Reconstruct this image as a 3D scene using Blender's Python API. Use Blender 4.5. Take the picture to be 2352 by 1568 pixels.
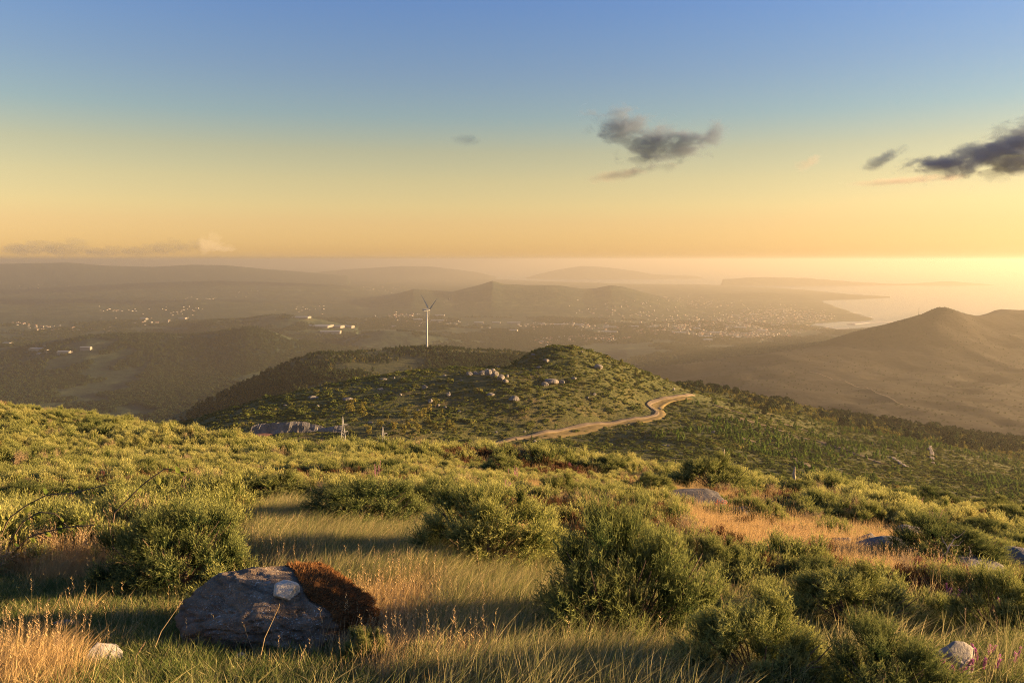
import bpy, math, random
import numpy as np

# ------------------------------------------------------------------ scene, camera, light
sc = bpy.context.scene
for o in list(bpy.data.objects):
    bpy.data.objects.remove(o)
COL = sc.collection
rng = np.random.default_rng(7)
random.seed(7)

F = 2352 * 28 / 36.0            # focal length in the units of the layout sketch (2352 wide)
PITCH = math.atan((784 - 597) / F)
SP, CP = math.sin(PITCH), math.cos(PITCH)

cam_d = bpy.data.cameras.new('camera')
cam_d.sensor_width = 36
cam_d.lens = 28
cam_d.clip_start = 0.05
cam_d.clip_end = 200000
cam = bpy.data.objects.new('camera', cam_d)
COL.objects.link(cam)
cam.location = (0, 0, 0)
cam.rotation_euler = (math.pi / 2 - PITCH, 0, 0)
sc.camera = cam

SUN_AZ, SUN_EL = math.radians(84), math.radians(9.5)     # azimuth from +Y towards +X
wd = bpy.data.worlds.new('World')
sc.world = wd
wd.use_nodes = True
nt = wd.node_tree
nt.nodes.clear()
sky = nt.nodes.new('ShaderNodeTexSky')
sky.sky_type = 'NISHITA'
sky.sun_disc = False
sky.sun_elevation = SUN_EL
sky.sun_rotation = SUN_AZ
sky.altitude = 500
sky.air_density = 1.5
sky.dust_density = 0.2
sky.ozone_density = 4.0
bg = nt.nodes.new('ShaderNodeBackground')
bg.inputs['Strength'].default_value = 0.078
wo = nt.nodes.new('ShaderNodeOutputWorld')
# warm low air: one tint for the whole dome, by height above the horizon only
tc = nt.nodes.new('ShaderNodeTexCoord')
sx = nt.nodes.new('ShaderNodeSeparateXYZ')
nt.links.new(tc.outputs['Generated'], sx.inputs[0])
cr = nt.nodes.new('ShaderNodeValToRGB')
el = cr.color_ramp.elements
SKYK = 2.6
stops = [(0.0, (1.7, 1.46, 1.33)), (0.02, (1.98, 1.55, 1.34)), (0.045, (2.22, 1.50, 1.17)), (0.065, (2.40, 1.57, 1.09)), (0.096, (2.46, 1.52, 0.98)), (0.13, (2.28, 1.42, 0.95)), (0.17, (1.76, 1.34, 1.18)), (0.22, (1.57, 1.25, 1.35)), (0.30, (1.28, 1.20, 1.60)), (1.0, (1.2, 1.16, 1.6))]
while len(el) < len(stops): el.new(0.5)
for e_, (p_, c_) in zip(el, stops):
    e_.position = p_; e_.color = (c_[0] / SKYK, c_[1] / SKYK, c_[2] / SKYK, 1)
nt.links.new(sx.outputs['Z'], cr.inputs[0])
mu = nt.nodes.new('ShaderNodeMix'); mu.data_type = 'RGBA'; mu.blend_type = 'MULTIPLY'; mu.inputs[0].default_value = 1.0
nt.links.new(sky.outputs[0], mu.inputs[6]); nt.links.new(cr.outputs[0], mu.inputs[7])
nt.links.new(mu.outputs[2], bg.inputs[0])
nt.links.new(bg.outputs[0], wo.inputs[0])

sd = bpy.data.lights.new('sun', 'SUN')
sd.energy = 5.0
sd.angle = math.radians(0.55)
sd.color = (1.0, 0.65, 0.31)
sun = bpy.data.objects.new('sun', sd)
COL.objects.link(sun)
from mathutils import Vector
sdir = Vector((math.sin(SUN_AZ) * math.cos(SUN_EL), math.cos(SUN_AZ) * math.cos(SUN_EL), math.sin(SUN_EL)))
sun.rotation_euler = sdir.to_track_quat('Z', 'Y').to_euler()
sun.location = sdir * 500

vs = sc.view_settings
vs.view_transform = 'Standard'
vs.look = 'None'
vs.gamma = 1.0
vs.use_curve_mapping = False
vs.exposure = 2.25
sc.render.engine = 'CYCLES'
cy = sc.cycles
cy.max_bounces = 5
cy.diffuse_bounces = 2
cy.glossy_bounces = 2
cy.transmission_bounces = 3
cy.volume_bounces = 0
cy.transparent_max_bounces = 4
cy.use_denoising = True
cy.denoising_prefilter = 'NONE'
cy.filter_width = 1.0
cy.volume_max_steps = 256
cy.volume_step_rate = 0.25

# ------------------------------------------------------------------ helpers
def P(X, Y, d):
    """point at ground distance d (along +Y) seen at sketch position X, Y"""
    a, b = (X - 1176) / F, (784 - Y) / F
    y = CP + b * SP
    z = -SP + b * CP
    s = d / y
    return np.array((a * s, d, z * s))

def proj(x, y, z):
    dep = y * CP - z * SP
    return 1176 + F * x / dep, 784 - F * (y * SP + z * CP) / dep

def hash2(ix, iy, seed):
    h = (ix.astype(np.int64) * 374761393 + iy.astype(np.int64) * 668265263 + seed * 974634777) & 0xFFFFFFFF
    h = ((h ^ (h >> 13)) * 1274126177) & 0xFFFFFFFF
    h = h ^ (h >> 16)
    return (h & 0xFFFF) / 65535.0

def vnoise(x, y, seed=0):
    x = np.asarray(x, float); y = np.asarray(y, float)
    ix, iy = np.floor(x), np.floor(y)
    fx, fy = x - ix, y - iy
    fx = fx * fx * (3 - 2 * fx); fy = fy * fy * (3 - 2 * fy)
    a = hash2(ix, iy, seed); b = hash2(ix + 1, iy, seed)
    c = hash2(ix, iy + 1, seed); d = hash2(ix + 1, iy + 1, seed)
    return (a * (1 - fx) + b * fx) * (1 - fy) + (c * (1 - fx) + d * fx) * fy

def fbm(x, y, seed=0, oct=4, gain=0.5):
    s = 0; a = 1; t = 0
    for k in range(oct):
        s = s + a * (vnoise(x * 2 ** k + 17.3 * k, y * 2 ** k - 9.1 * k, seed + k) - 0.5)
        t += a; a *= gain
    return s / t

def fbm3(p, seed=0, oct=4):
    return (fbm(p[:, 0] + 31.7, p[:, 1] * 0.9 + p[:, 2] * 1.3, seed, oct) + fbm(p[:, 2] - 11.2, p[:, 0] * 1.1 + p[:, 1] * 0.7, seed + 9, oct)
            + fbm(p[:, 1] + 5.2, p[:, 2] * 0.8 - p[:, 0], seed + 23, oct)) / 1.8

class RBF:
    def __init__(self, pts, lam=0.0):
        p = np.array(pts, float)
        self.sc = np.max(np.abs(p[:, :2])) / 3
        self.c = p[:, :2] / self.sc
        n = len(p)
        K = self.k(self.c, self.c) + lam * np.eye(n)
        Q = np.hstack([np.ones((n, 1)), self.c])
        A = np.zeros((n + 3, n + 3)); A[:n, :n] = K; A[:n, n:] = Q; A[n:, :n] = Q.T
        self.w = np.linalg.solve(A, np.concatenate([p[:, 2], np.zeros(3)]))
    def k(self, a, b):
        r2 = ((a[:, None, :] - b[None, :, :]) ** 2).sum(-1)
        return 0.5 * r2 * np.log(r2 + 1e-12)
    def __call__(self, x, y):
        sh = np.shape(x)
        q = np.stack([np.ravel(x), np.ravel(y)], 1) / self.sc
        n = len(self.c)
        out = np.empty(len(q))
        for i in range(0, len(q), 40000):
            qq = q[i:i + 40000]
            out[i:i + 40000] = self.k(qq, self.c) @ self.w[:n] + self.w[n] + qq @ self.w[n + 1:]
        return out.reshape(sh)

def mesh_obj(name, V, Fc, mat=None, parent=None, attrs=None, smooth=False, link=True):
    me = bpy.data.meshes.new(name)
    V = np.asarray(V, np.float32)
    if isinstance(Fc, np.ndarray):
        n, k = Fc.shape
        me.vertices.add(len(V)); me.vertices.foreach_set('co', V.ravel())
        me.loops.add(n * k); me.loops.foreach_set('vertex_index', Fc.astype(np.int32).ravel())
        me.polygons.add(n)
        me.polygons.foreach_set('loop_start', np.arange(0, n * k, k, dtype=np.int32))
        me.update(calc_edges=True)
        me.validate()
    else:
        me.from_pydata([tuple(v) for v in V], [], [tuple(f) for f in Fc])
        me.update()
    if smooth:
        me.polygons.foreach_set('use_smooth', np.ones(len(me.polygons), bool))
    if attrs:
        for nme, arr in attrs.items():
            at = me.attributes.new(nme, 'FLOAT', 'POINT')
            at.data.foreach_set('value', np.asarray(arr, np.float32))
    if mat: me.materials.append(mat)
    o = bpy.data.objects.new(name, me)
    if link: COL.objects.link(o)
    if parent: o.parent = parent
    return o

def tag(o, label=None, cat=None, group=None, kind=None):
    if label: o['label'] = label
    if cat: o['category'] = cat
    if group: o['group'] = group
    if kind: o['kind'] = kind
    return o

def empty(name, loc, label, cat, group=None, rz=0):
    o = bpy.data.objects.new(name, None)
    o.empty_display_size = 0.2
    COL.objects.link(o)
    o.location = [float(v) for v in loc]; o.rotation_euler = (0, 0, rz)
    return tag(o, label, cat, group)

def copy_tree(o, parent=None):
    c = o.copy(); COL.objects.link(c); c.parent = parent
    for ch in o.children:
        copy_tree(ch, c)
    return c

def grid_mesh(name, xs, ys, zf, mat):
    X, Y = np.meshgrid(xs, ys)
    Z = zf(X, Y)
    n, m = X.shape
    V = np.stack([X, Y, Z], -1).reshape(-1, 3)
    i = np.arange(n * m).reshape(n, m)
    Q = np.stack([i[:-1, :-1], i[:-1, 1:], i[1:, 1:], i[1:, :-1]], -1).reshape(-1, 4)
    return tag(mesh_obj(name, V, Q, mat, smooth=True), kind='structure')

def polar_mesh(name, angs, rs, zf, mat, wrap=False):
    A, R = np.meshgrid(angs, rs)
    X, Y = R * np.sin(A), R * np.cos(A)
    Z = zf(X, Y)
    n, m = X.shape
    V = np.stack([X, Y, Z], -1).reshape(-1, 3)
    i = np.arange(n * m).reshape(n, m)
    if wrap: i = np.hstack([i, i[:, :1]])
    Q = np.stack([i[:-1, :-1], i[1:, :-1], i[1:, 1:], i[:-1, 1:]], -1).reshape(-1, 4)[:, ::-1]
    return tag(mesh_obj(name, V, Q, mat, smooth=True), kind='structure')

def hit(X, Y, zf, d0, d1, n=900):
    """first point where the line of sight meets the ground zf"""
    d = np.geomspace(d0, d1, n)
    p0 = P(X, Y, 1.0)
    x, y, z = p0[0] * d, d, p0[2] * d
    g = zf(x, y)
    k = np.nonzero(z <= g)[0]
    if len(k) == 0: return hit(X, Y + 6, zf, d0, d1, n) if Y < 1700 else None
    i = k[0]
    return np.array((x[i], y[i], g[i]))

# ------------------------------------------------------------------ node helpers
def new_mat(name):
    m = bpy.data.materials.new(name)
    m.use_nodes = True
    t = m.node_tree
    t.nodes.clear()
    out = t.nodes.new('ShaderNodeOutputMaterial')
    return m, t, out

def N(t, typ, **kw):
    n = t.nodes.new(typ)
    for k, v in kw.items():
        if k in n.inputs.keys(): n.inputs[k].default_value = v
        else: setattr(n, k, v)
    return n

def ramp(t, src, stops, interp='LINEAR'):
    r = t.nodes.new('ShaderNodeValToRGB')
    r.color_ramp.interpolation = interp
    el = r.color_ramp.elements
    while len(el) < len(stops): el.new(0.5)
    for e, (p, c) in zip(el, stops):
        e.position = p
        e.color = (*c, 1) if len(c) == 3 else c
    t.links.new(src, r.inputs[0])
    return r.outputs[0]

def noise(t, scale, detail=4, rough=0.55, coord=None, dist=0.0):
    n = N(t, 'ShaderNodeTexNoise')
    n.inputs['Scale'].default_value = scale
    n.inputs['Detail'].default_value = detail
    n.inputs['Roughness'].default_value = rough
    n.inputs['Distortion'].default_value = dist
    if coord is not None: t.links.new(coord, n.inputs['Vector'])
    return n.outputs['Fac']

def mixc(t, f, a, b, typ='MIX'):
    m = t.nodes.new('ShaderNodeMix'); m.data_type = 'RGBA'; m.blend_type = typ
    for s, v in ((0, f), (6, a), (7, b)):
        if hasattr(v, 'is_output'): t.links.new(v, m.inputs[s])
        elif s == 0: m.inputs[0].default_value = v
        else: m.inputs[s].default_value = (*v, 1)
    return m.outputs[2]

def math_n(t, op, a, b=None, c=None, clamp=False):
    m = t.nodes.new('ShaderNodeMath'); m.operation = op; m.use_clamp = clamp
    for i, v in enumerate((a, b, c)):
        if v is None: continue
        if hasattr(v, 'is_output'): t.links.new(v, m.inputs[i])
        else: m.inputs[i].default_value = v
    return m.outputs[0]

def objco(t):
    return t.nodes.new('ShaderNodeTexCoord').outputs['Object']

def geopos(t):
    return t.nodes.new('ShaderNodeNewGeometry').outputs['Position']

def bsdf(t, out, col, rough=0.85, spec=0.25, bump=None, bstr=0.4, bdist=0.1):
    p = t.nodes.new('ShaderNodeBsdfPrincipled')
    if hasattr(col, 'is_output'): t.links.new(col, p.inputs['Base Color'])
    else: p.inputs['Base Color'].default_value = (*col, 1)
    p.inputs['Roughness'].default_value = rough
    p.inputs['Specular IOR Level'].default_value = spec
    if bump is not None:
        b = t.nodes.new('ShaderNodeBump'); b.inputs['Strength'].default_value = bstr; b.inputs['Distance'].default_value = bdist
        t.links.new(bump, b.inputs['Height']); t.links.new(b.outputs[0], p.inputs['Normal'])
    t.links.new(p.outputs[0], out.inputs[0])
    return p

def leaf_mat(name, stops, trans=0.35, tipc=None, tipamt=0.7, rnd=0.35, rough=0.6, spec=0.2, attr='tint'):
    """leaf colour picked by the piece's own tint plus a per-plant shift"""
    m, t, out = new_mat(name)
    a = N(t, 'ShaderNodeAttribute', attribute_name=attr)
    oi = t.nodes.new('ShaderNodeObjectInfo')
    f = math_n(t, 'MULTIPLY_ADD', oi.outputs['Random'], rnd, math_n(t, 'MULTIPLY_ADD', a.outputs['Fac'], 1 - rnd, 0.0), clamp=True)
    c = ramp(t, f, stops)
    if tipc:  # pale new growth at tips, brightened to put a golden sunlit rim in colour
        tp = N(t, 'ShaderNodeAttribute', attribute_name='tip')
        c = mixc(t, math_n(t, 'MULTIPLY', math_n(t, 'POWER', tp.outputs['Fac'], 1.6), tipamt), c, tipc)
    p = t.nodes.new('ShaderNodeBsdfDiffuse')
    t.links.new(c, p.inputs['Color'])
    tr = t.nodes.new('ShaderNodeBsdfTranslucent')
    t.links.new(c, tr.inputs['Color'])
    mx = t.nodes.new('ShaderNodeMixShader'); mx.inputs[0].default_value = trans
    t.links.new(p.outputs[0], mx.inputs[1]); t.links.new(tr.outputs[0], mx.inputs[2])
    t.links.new(mx.outputs[0], out.inputs[0])
    return m

def ground_mat(name, s1, s2, stops1, stops2, mixs=0.02, bscale=1.0, bdist=0.5, rough=0.95):
    m, t, out = new_mat(name)
    g = geopos(t)
    a = ramp(t, noise(t, s1, 6, 0.6, g), stops1)
    b = ramp(t, noise(t, s2, 6, 0.65, g), stops2)
    f = ramp(t, noise(t, mixs, 5, 0.6, g), [(0.4, (0, 0, 0)), (0.62, (1, 1, 1))])
    c = mixc(t, f, a, b)
    bsdf(t, out, c, rough, 0.1, noise(t, bscale, 6, 0.6, g), 0.7, bdist)
    return m

M = {}
M['soil'] = ground_mat('soil', 1.5, 4.0, [(0.3, (0.03, 0.032, 0.012)), (0.7, (0.075, 0.06, 0.028))], [(0.3, (0.04, 0.05, 0.015)), (0.7, (0.09, 0.085, 0.03))], 0.4, 6.0, 0.05)
M['heath'] = ground_mat('heath_ground', 0.05, 0.25, [(0.3, (0.046, 0.05, 0.016)), (0.5, (0.074, 0.073, 0.023)), (0.72, (0.12, 0.085, 0.036))],
                        [(0.3, (0.046, 0.056, 0.015)), (0.7, (0.11, 0.105, 0.03))], 0.012, 0.3, 1.5)
M['ridge'] = ground_mat('ridge_ground', 0.03, 0.12, [(0.3, (0.03, 0.036, 0.014)), (0.7, (0.08, 0.075, 0.03))],
                        [(0.35, (0.035, 0.045, 0.014)), (0.7, (0.09, 0.08, 0.035))], 0.006, 0.12, 4)
M['plain'] = ground_mat('plain_ground', 0.006, 0.004, [(0.35, (0.012, 0.024, 0.014)), (0.52, (0.02, 0.034, 0.018)), (0.6, (0.055, 0.07, 0.03)), (0.7, (0.09, 0.085, 0.04))],
                        [(0.3, (0.011, 0.022, 0.014)), (0.55, (0.02, 0.032, 0.018)), (0.72, (0.045, 0.055, 0.028))], 0.0006, 0.02, 20)
M['far'] = ground_mat('far_ground', 0.0012, 0.004, [(0.3, (0.02, 0.03, 0.014)), (0.7, (0.06, 0.06, 0.025))], [(0.3, (0.02, 0.03, 0.014)), (0.7, (0.05, 0.055, 0.022))], 0.0003, 0.01, 30)
M['brown'] = ground_mat('brown_hill_ground', 0.012, 0.06, [(0.3, (0.014, 0.011, 0.006)), (0.7, (0.024, 0.018, 0.009))], [(0.3, (0.015, 0.011, 0.006)), (0.7, (0.027, 0.02, 0.01))], 0.003, 0.06, 6)

def rock_mat(name, c0, c1, lich, lamt=0.62, scale=4.0, brown=(0.12, 0.075, 0.04), bd=0.03):
    m, t, out = new_mat(name)
    co = objco(t)
    base = ramp(t, noise(t, scale, 8, 0.65, co), [(0.3, c0), (0.7, c1)])
    spk = ramp(t, noise(t, scale * 9, 3, 0.7, co), [(lamt, (0, 0, 0)), (lamt + 0.05, (1, 1, 1))])
    reg = ramp(t, noise(t, scale * 0.8, 3, 0.5, co), [(0.45, (0, 0, 0)), (0.6, (1, 1, 1))])
    base = mixc(t, ramp(t, noise(t, scale * 0.55, 4, 0.6, co, 0.5), [(0.5, (0, 0, 0)), (0.75, (1, 1, 1))]), base, brown)
    f = math_n(t, 'MULTIPLY', spk, reg)
    c = mixc(t, f, base, lich)
    h = math_n(t, 'ADD', noise(t, scale * 6, 8, 0.7, co), math_n(t, 'MULTIPLY', noise(t, scale * 1.5, 4, 0.6, co), 2.0))
    bsdf(t, out, c, 0.9, 0.2, h, 0.9, bd)
    return m
M['boulder'] = rock_mat('boulder_stone', (0.13, 0.092, 0.06), (0.38, 0.28, 0.185), (0.6, 0.57, 0.5), 0.59, 6.0, (0.16, 0.10, 0.05), 0.05)
M['slab'] = rock_mat('dark_slab_stone', (0.04, 0.036, 0.033), (0.12, 0.108, 0.098), (0.3, 0.29, 0.28), 0.6, 3.0, (0.07, 0.055, 0.045), 0.03)
M['cream'] = rock_mat('cream_stone', (0.36, 0.31, 0.24), (0.6, 0.54, 0.44), (0.7, 0.66, 0.58), 0.6, 8.0, (0.34, 0.25, 0.15), 0.01)
M['granite'] = rock_mat('pale_granite', (0.16, 0.145, 0.125), (0.32, 0.29, 0.25), (0.42, 0.40, 0.37), 0.6, 6.0, (0.2, 0.165, 0.11), 0.01)
M['rock'] = rock_mat('grey_granite', (0.10, 0.092, 0.084), (0.24, 0.22, 0.195), (0.5, 0.48, 0.45), 0.6, 2.0, (0.2, 0.15, 0.1), 0.03)
M['hillrock'] = rock_mat('hillside_granite', (0.10, 0.09, 0.08), (0.24, 0.215, 0.185), (0.34, 0.32, 0.3), 0.6, 0.25, (0.13, 0.10, 0.075), 0.4)

def plain_mat(name, col, rough=0.7, spec=0.3, nz=None, metal=0):
    m, t, out = new_mat(name)
    c = col
    if nz:
        s, k = nz
        c = ramp(t, noise(t, s, 5, 0.6, objco(t)), [(0.25, tuple(v * (1 - k) for v in col)), (0.75, tuple(min(1, v * (1 + k)) for v in col))])
    p = bsdf(t, out, c, rough, spec)
    p.inputs['Metallic'].default_value = metal
    return m
M['road'] = plain_mat('dirt_road', (0.15, 0.115, 0.075), 0.95, 0.1, (0.2, 0.3))
M['verge'] = plain_mat('dry_verge', (0.17, 0.125, 0.05), 0.95, 0.1, (0.3, 0.4))
M['path'] = plain_mat('grey_path', (0.13, 0.11, 0.095), 0.95, 0.1, (0.3, 0.3))
M['track'] = plain_mat('earth_track', (0.12, 0.09, 0.055), 0.95, 0.1, (0.3, 0.4))
M['white'] = plain_mat('white_paint', (0.30, 0.30, 0.29), 0.5, 0.3)
M['steel'] = plain_mat('galvanised_steel', (0.28, 0.27, 0.255), 0.5, 0.4)
M['dark'] = plain_mat('dark_fitting', (0.06, 0.06, 0.065), 0.6)
M['wood'] = plain_mat('dead_wood', (0.36, 0.29, 0.22), 0.85, 0.1, (12.0, 0.4))
M['bark'] = plain_mat('bark', (0.13, 0.09, 0.06), 0.9, 0.1, (6.0, 0.4))
M['roofw'] = plain_mat('pale_roof', (0.17, 0.178, 0.18), 0.6, 0.3, (0.02, 0.2))
M['wallw'] = plain_mat('pale_wall', (0.25, 0.22, 0.185), 0.8, 0.2)
M['tile'] = plain_mat('roof_tile', (0.22, 0.10, 0.06), 0.85, 0.2)
M['pier'] = plain_mat('concrete', (0.32, 0.31, 0.29), 0.9, 0.2)
M['red'] = plain_mat('red_earth', (0.15, 0.075, 0.06), 0.9, 0.1, (0.3, 0.3))

# ------------------------------------------------------------------ terrain
def pts_from(lst):
    return [tuple(P(*q)) for q in lst]

def sil_cap(x, y, line):
    ys = np.maximum(y, 1.0)
    Xs = 1176 + F * x / (ys * CP + 200 * SP)
    Ys = np.interp(Xs, [q[0] for q in line], [q[1] for q in line])
    b = (784 - Ys) / F
    return ys * (-SP + b * CP) / (CP + b * SP)

# A: the hilltop the photographer stands on
ctlA = pts_from([(0, 1568, 4.6), (600, 1568, 4.6), (1176, 1568, 4.5), (1750, 1568, 4.6), (2352, 1568, 4.9), (-600, 1540, 5.0), (2950, 1560, 5.2),
                 (250, 1490, 5.5), (760, 1500, 5.5), (1150, 1480, 5.7), (1600, 1500, 5.6), (2200, 1480, 6.0),
                 (150, 1340, 7.6), (450, 1340, 7.7), (950, 1340, 7.6), (1350, 1390, 7.2), (1800, 1400, 7.6), (2300, 1400, 8.2),
                 (800, 1240, 10.2), (200, 1240, 10.2), (1200, 1270, 9.8), (1700, 1300, 10.5), (2200, 1320, 11.5),
                 (500, 1170, 14), (1000, 1165, 14), (1500, 1195, 14.5), (1900, 1250, 15), (2300, 1275, 16),
                 (0, 1110, 23), (500, 1085, 24), (1000, 1090, 23), (1450, 1120, 23), (1800, 1172, 22), (2300, 1232, 23),
                 (-300, 985, 45), (0, 1005, 40), (250, 1005, 42), (600, 1050, 38), (1000, 1054, 36), (1200, 1066, 35), (1400, 1084, 34), (1700, 1125, 32), (2000, 1152, 34), (2352, 1200, 36), (2800, 1270, 36),
                 (-500, 905, 68), (-250, 915, 64), (0, 938, 60), (120, 948, 58), (300, 980, 54), (450, 1005, 50)])
ctlA += [(-95, 95, -24), (-60, 95, -28), (-25, 80, -26), (0, 70, -26), (25, 70, -30), (55, 70, -36), (85, 70, -44), (-130, 60, -14), (-95, 15, -5), (60, 10, -10), (110, 20, -30),
         (-130, 130, -60), (-40, 130, -60), (40, 130, -66), (120, 130, -76), (0, -6, -1.7), (-40, -6, -2.5), (40, -6, -5), (0, -60, -4), (-80, -60, -8), (90, -60, -18), (0, 1.5, -1.75)]
rbA = RBF(ctlA, 0.0005)
def zA(x, y):
    x = np.asarray(x, float); y = np.asarray(y, float)
    r = np.hypot(x, y)
    return rbA(x, y) + 0.12 * fbm(x * 0.7, y * 0.7, 3, 4) * np.clip(r / 4, 0, 1) + 0.9 * fbm(x * 0.12, y * 0.12, 5, 3) * np.clip((r - 12) / 25, 0, 1)

# B: the rocky hill with the dirt road and the slopes to its right
ctlB = pts_from([(1130, 1020, 400), (1300, 985, 430), (1400, 970, 452), (1480, 953, 472), (1500, 932, 500), (1590, 908, 540),
                 (1130, 862, 500), (1290, 795, 560), (1230, 806, 560), (1330, 800, 560), (1390, 822, 555), (1440, 840, 555), (1500, 866, 560), (1560, 888, 570), (1180, 842, 545),
                 (1270, 878, 490), (1400, 900, 490), (1450, 930, 485), (1130, 940, 440), (1260, 930, 450),
                 (430, 968, 480), (560, 932, 500), (700, 897, 515), (790, 880, 520), (860, 867, 525), (1000, 851, 530), (1090, 849, 530), (1150, 852, 530),
                 (330, 1010, 470), (500, 1000, 400), (600, 985, 405), (780, 980, 405), (700, 940, 450), (850, 920, 455), (950, 890, 480), (900, 985, 400), (1000, 1010, 390), (980, 940, 440),
                 (640, 1015, 372), (780, 1018, 372), (900, 1040, 360),
                 (1280, 1030, 375), (1400, 1040, 365), (1600, 1040, 360), (1500, 990, 420), (1640, 945, 500), (1700, 1000, 430), (1700, 1060, 340), (1560, 1090, 280), (1300, 1080, 300),
                 (1620, 905, 600), (1700, 925, 600), (1800, 960, 560), (1800, 1010, 440), (1900, 1060, 380), (2000, 1110, 300), (2150, 1130, 270), (2352, 1180, 230), (2700, 1240, 200),
                 (1900, 1005, 520), (2050, 1012, 540), (2140, 1030, 500), (2140, 1062, 440), (2250, 1045, 520), (2352, 1085, 470), (2250, 1100, 380), (2352, 1140, 330), (2600, 1160, 380),
                 (1580, 884, 740), (1690, 900, 740), (1780, 920, 740), (1900, 945, 760), (2000, 965, 800), (2100, 985, 850), (2250, 1000, 830), (2352, 1015, 800), (2700, 1060, 750),
                 (1700, 1110, 200), (1300, 1110, 200), (900, 1100, 200), (500, 1090, 220)])
ctlB += [(-480, 300, -260), (-520, 500, -300), (-330, 300, -150), (-250, 200, -90), (-330, 650, -230), (-150, 680, -130), (0, 680, -110), (60, 660, -96), (140, 660, -110), (260, 690, -135),
         (-120, 95, -46), (-40, 95, -46), (40, 95, -50), (120, 95, -56), (220, 110, -66), (-400, 900, -330), (-100, 900, -220), (150, 900, -180), (350, 980, -215), (650, 950, -240), (700, 600, -190)]
rbB = RBF(ctlB, 0.0)
silB = [(200, 1080), (330, 1012), (430, 966), (560, 931), (700, 895), (790, 878), (860, 865), (930, 857), (1000, 850), (1100, 846), (1160, 847), (1175, 842), (1200, 825), (1230, 806), (1260, 797), (1290, 793), (1315, 795), (1330, 800), (1370, 812), (1390, 820), (1420, 833), (1440, 840), (1500, 864), (1560, 886), (1600, 884), (1690, 897), (1780, 918), (1900, 940), (2352, 985), (2800, 1000)]
def zB(x, y):
    x = np.asarray(x, float); y = np.asarray(y, float)
    return np.minimum(rbB(x, y) + 2.5 * fbm(x * 0.02, y * 0.02, 11, 5), sil_cap(x, y, silB)) + 2.2 * fbm(x * 0.02, y * 0.02, 11, 5) + 1.2 * fbm(x * 0.15, y * 0.15, 14, 3)

# C: the ridge that carries the wind turbine
ctlC = pts_from([(459, 950, 1080), (506, 930, 1120), (553, 899, 1180), (615, 871, 1240), (678, 842, 1300), (718, 817, 1340), (760, 813, 1370), (803, 814, 1390), (850, 805, 1420), (975, 801, 1450), (1084, 805, 1450),
                 (1146, 808, 1450), (1193, 811, 1440), (1260, 822, 1420), (900, 850, 1230), (1000, 836, 1300), (1080, 835, 1290), (700, 872, 1180), (600, 922, 1080), (780, 868, 1150), (1150, 842, 1250), (850, 825, 1330)])
ctlC += [(-700, 1100, -330), (-900, 1300, -420), (-750, 1600, -420), (-500, 1700, -330), (-250, 1800, -270), (0, 1850, -290), (200, 1800, -330), (350, 1400, -260), (-400, 800, -260), (-100, 850, -230), (150, 950, -230), (-600, 2100, -460), (0, 2200, -440), (400, 2100, -440)]
rbC = RBF(ctlC, 0.0002)
def zC(x, y):
    return rbC(x, y) + 9 * fbm(x * 0.008, y * 0.008, 21, 5) + 2.5 * fbm(x * 0.06, y * 0.06, 24, 3)

# E: the brown hill on the right
ctlE = pts_from([(1500, 842, 2500), (1600, 830, 2550), (1700, 818, 2600), (1800, 806, 2600), (1860, 797, 2600), (1885, 788, 2600), (1960, 763, 2620), (2040, 743, 2640), (2110, 723, 2650), (2140, 713, 2650), (2162, 707, 2650), (2185, 711, 2680),
                 (2210, 718, 2750), (2260, 724, 2900), (2290, 713, 3100), (2320, 711, 3150), (2400, 713, 3200), (2600, 690, 3200),
                 (1700, 850, 2350), (1771, 833, 2350), (1887, 835, 2300), (2000, 846, 2250), (2088, 854, 2200), (2250, 858, 2150), (2400, 850, 2150),
                 (1900, 812, 2450), (2050, 790, 2480), (2160, 772, 2480), (2280, 790, 2500), (2352, 780, 2550), (2250, 760, 2720),
                 (1690, 885, 2000), (1800, 890, 1900), (1900, 915, 1700), (2000, 935, 1600), (2150, 950, 1500), (2352, 960, 1450), (2700, 950, 1500), (1600, 870, 2200), (2100, 900, 1850), (2300, 905, 1800)])
ctlE += [(300, 2900, -420), (300, 2300, -400), (350, 1700, -330), (700, 3100, -400), (1200, 3400, -380), (1700, 3900, -380), (2600, 4200, -400), (500, 1200, -300), (900, 1100, -280)]
silE = [(1300, 870), (1500, 842), (1600, 832), (1700, 818), (1800, 806), (1860, 797), (1885, 788), (1960, 763), (2040, 744), (2090, 730), (2120, 721), (2140, 711), (2155, 706), (2170, 706), (2190, 712), (2215, 720), (2245, 726), (2270, 720), (2285, 713), (2300, 710), (2330, 712), (2450, 714), (2700, 690)]
rbE = RBF(ctlE, 0.0)
def zE(x, y):
    rid = np.abs(fbm(x * 0.004, y * 0.004, 33, 4))
    return np.minimum(rbE(x, y) - 60 * rid + 14, sil_cap(x, y, silE)) + 3 * fbm(x * 0.03, y * 0.03, 34, 4)

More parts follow.
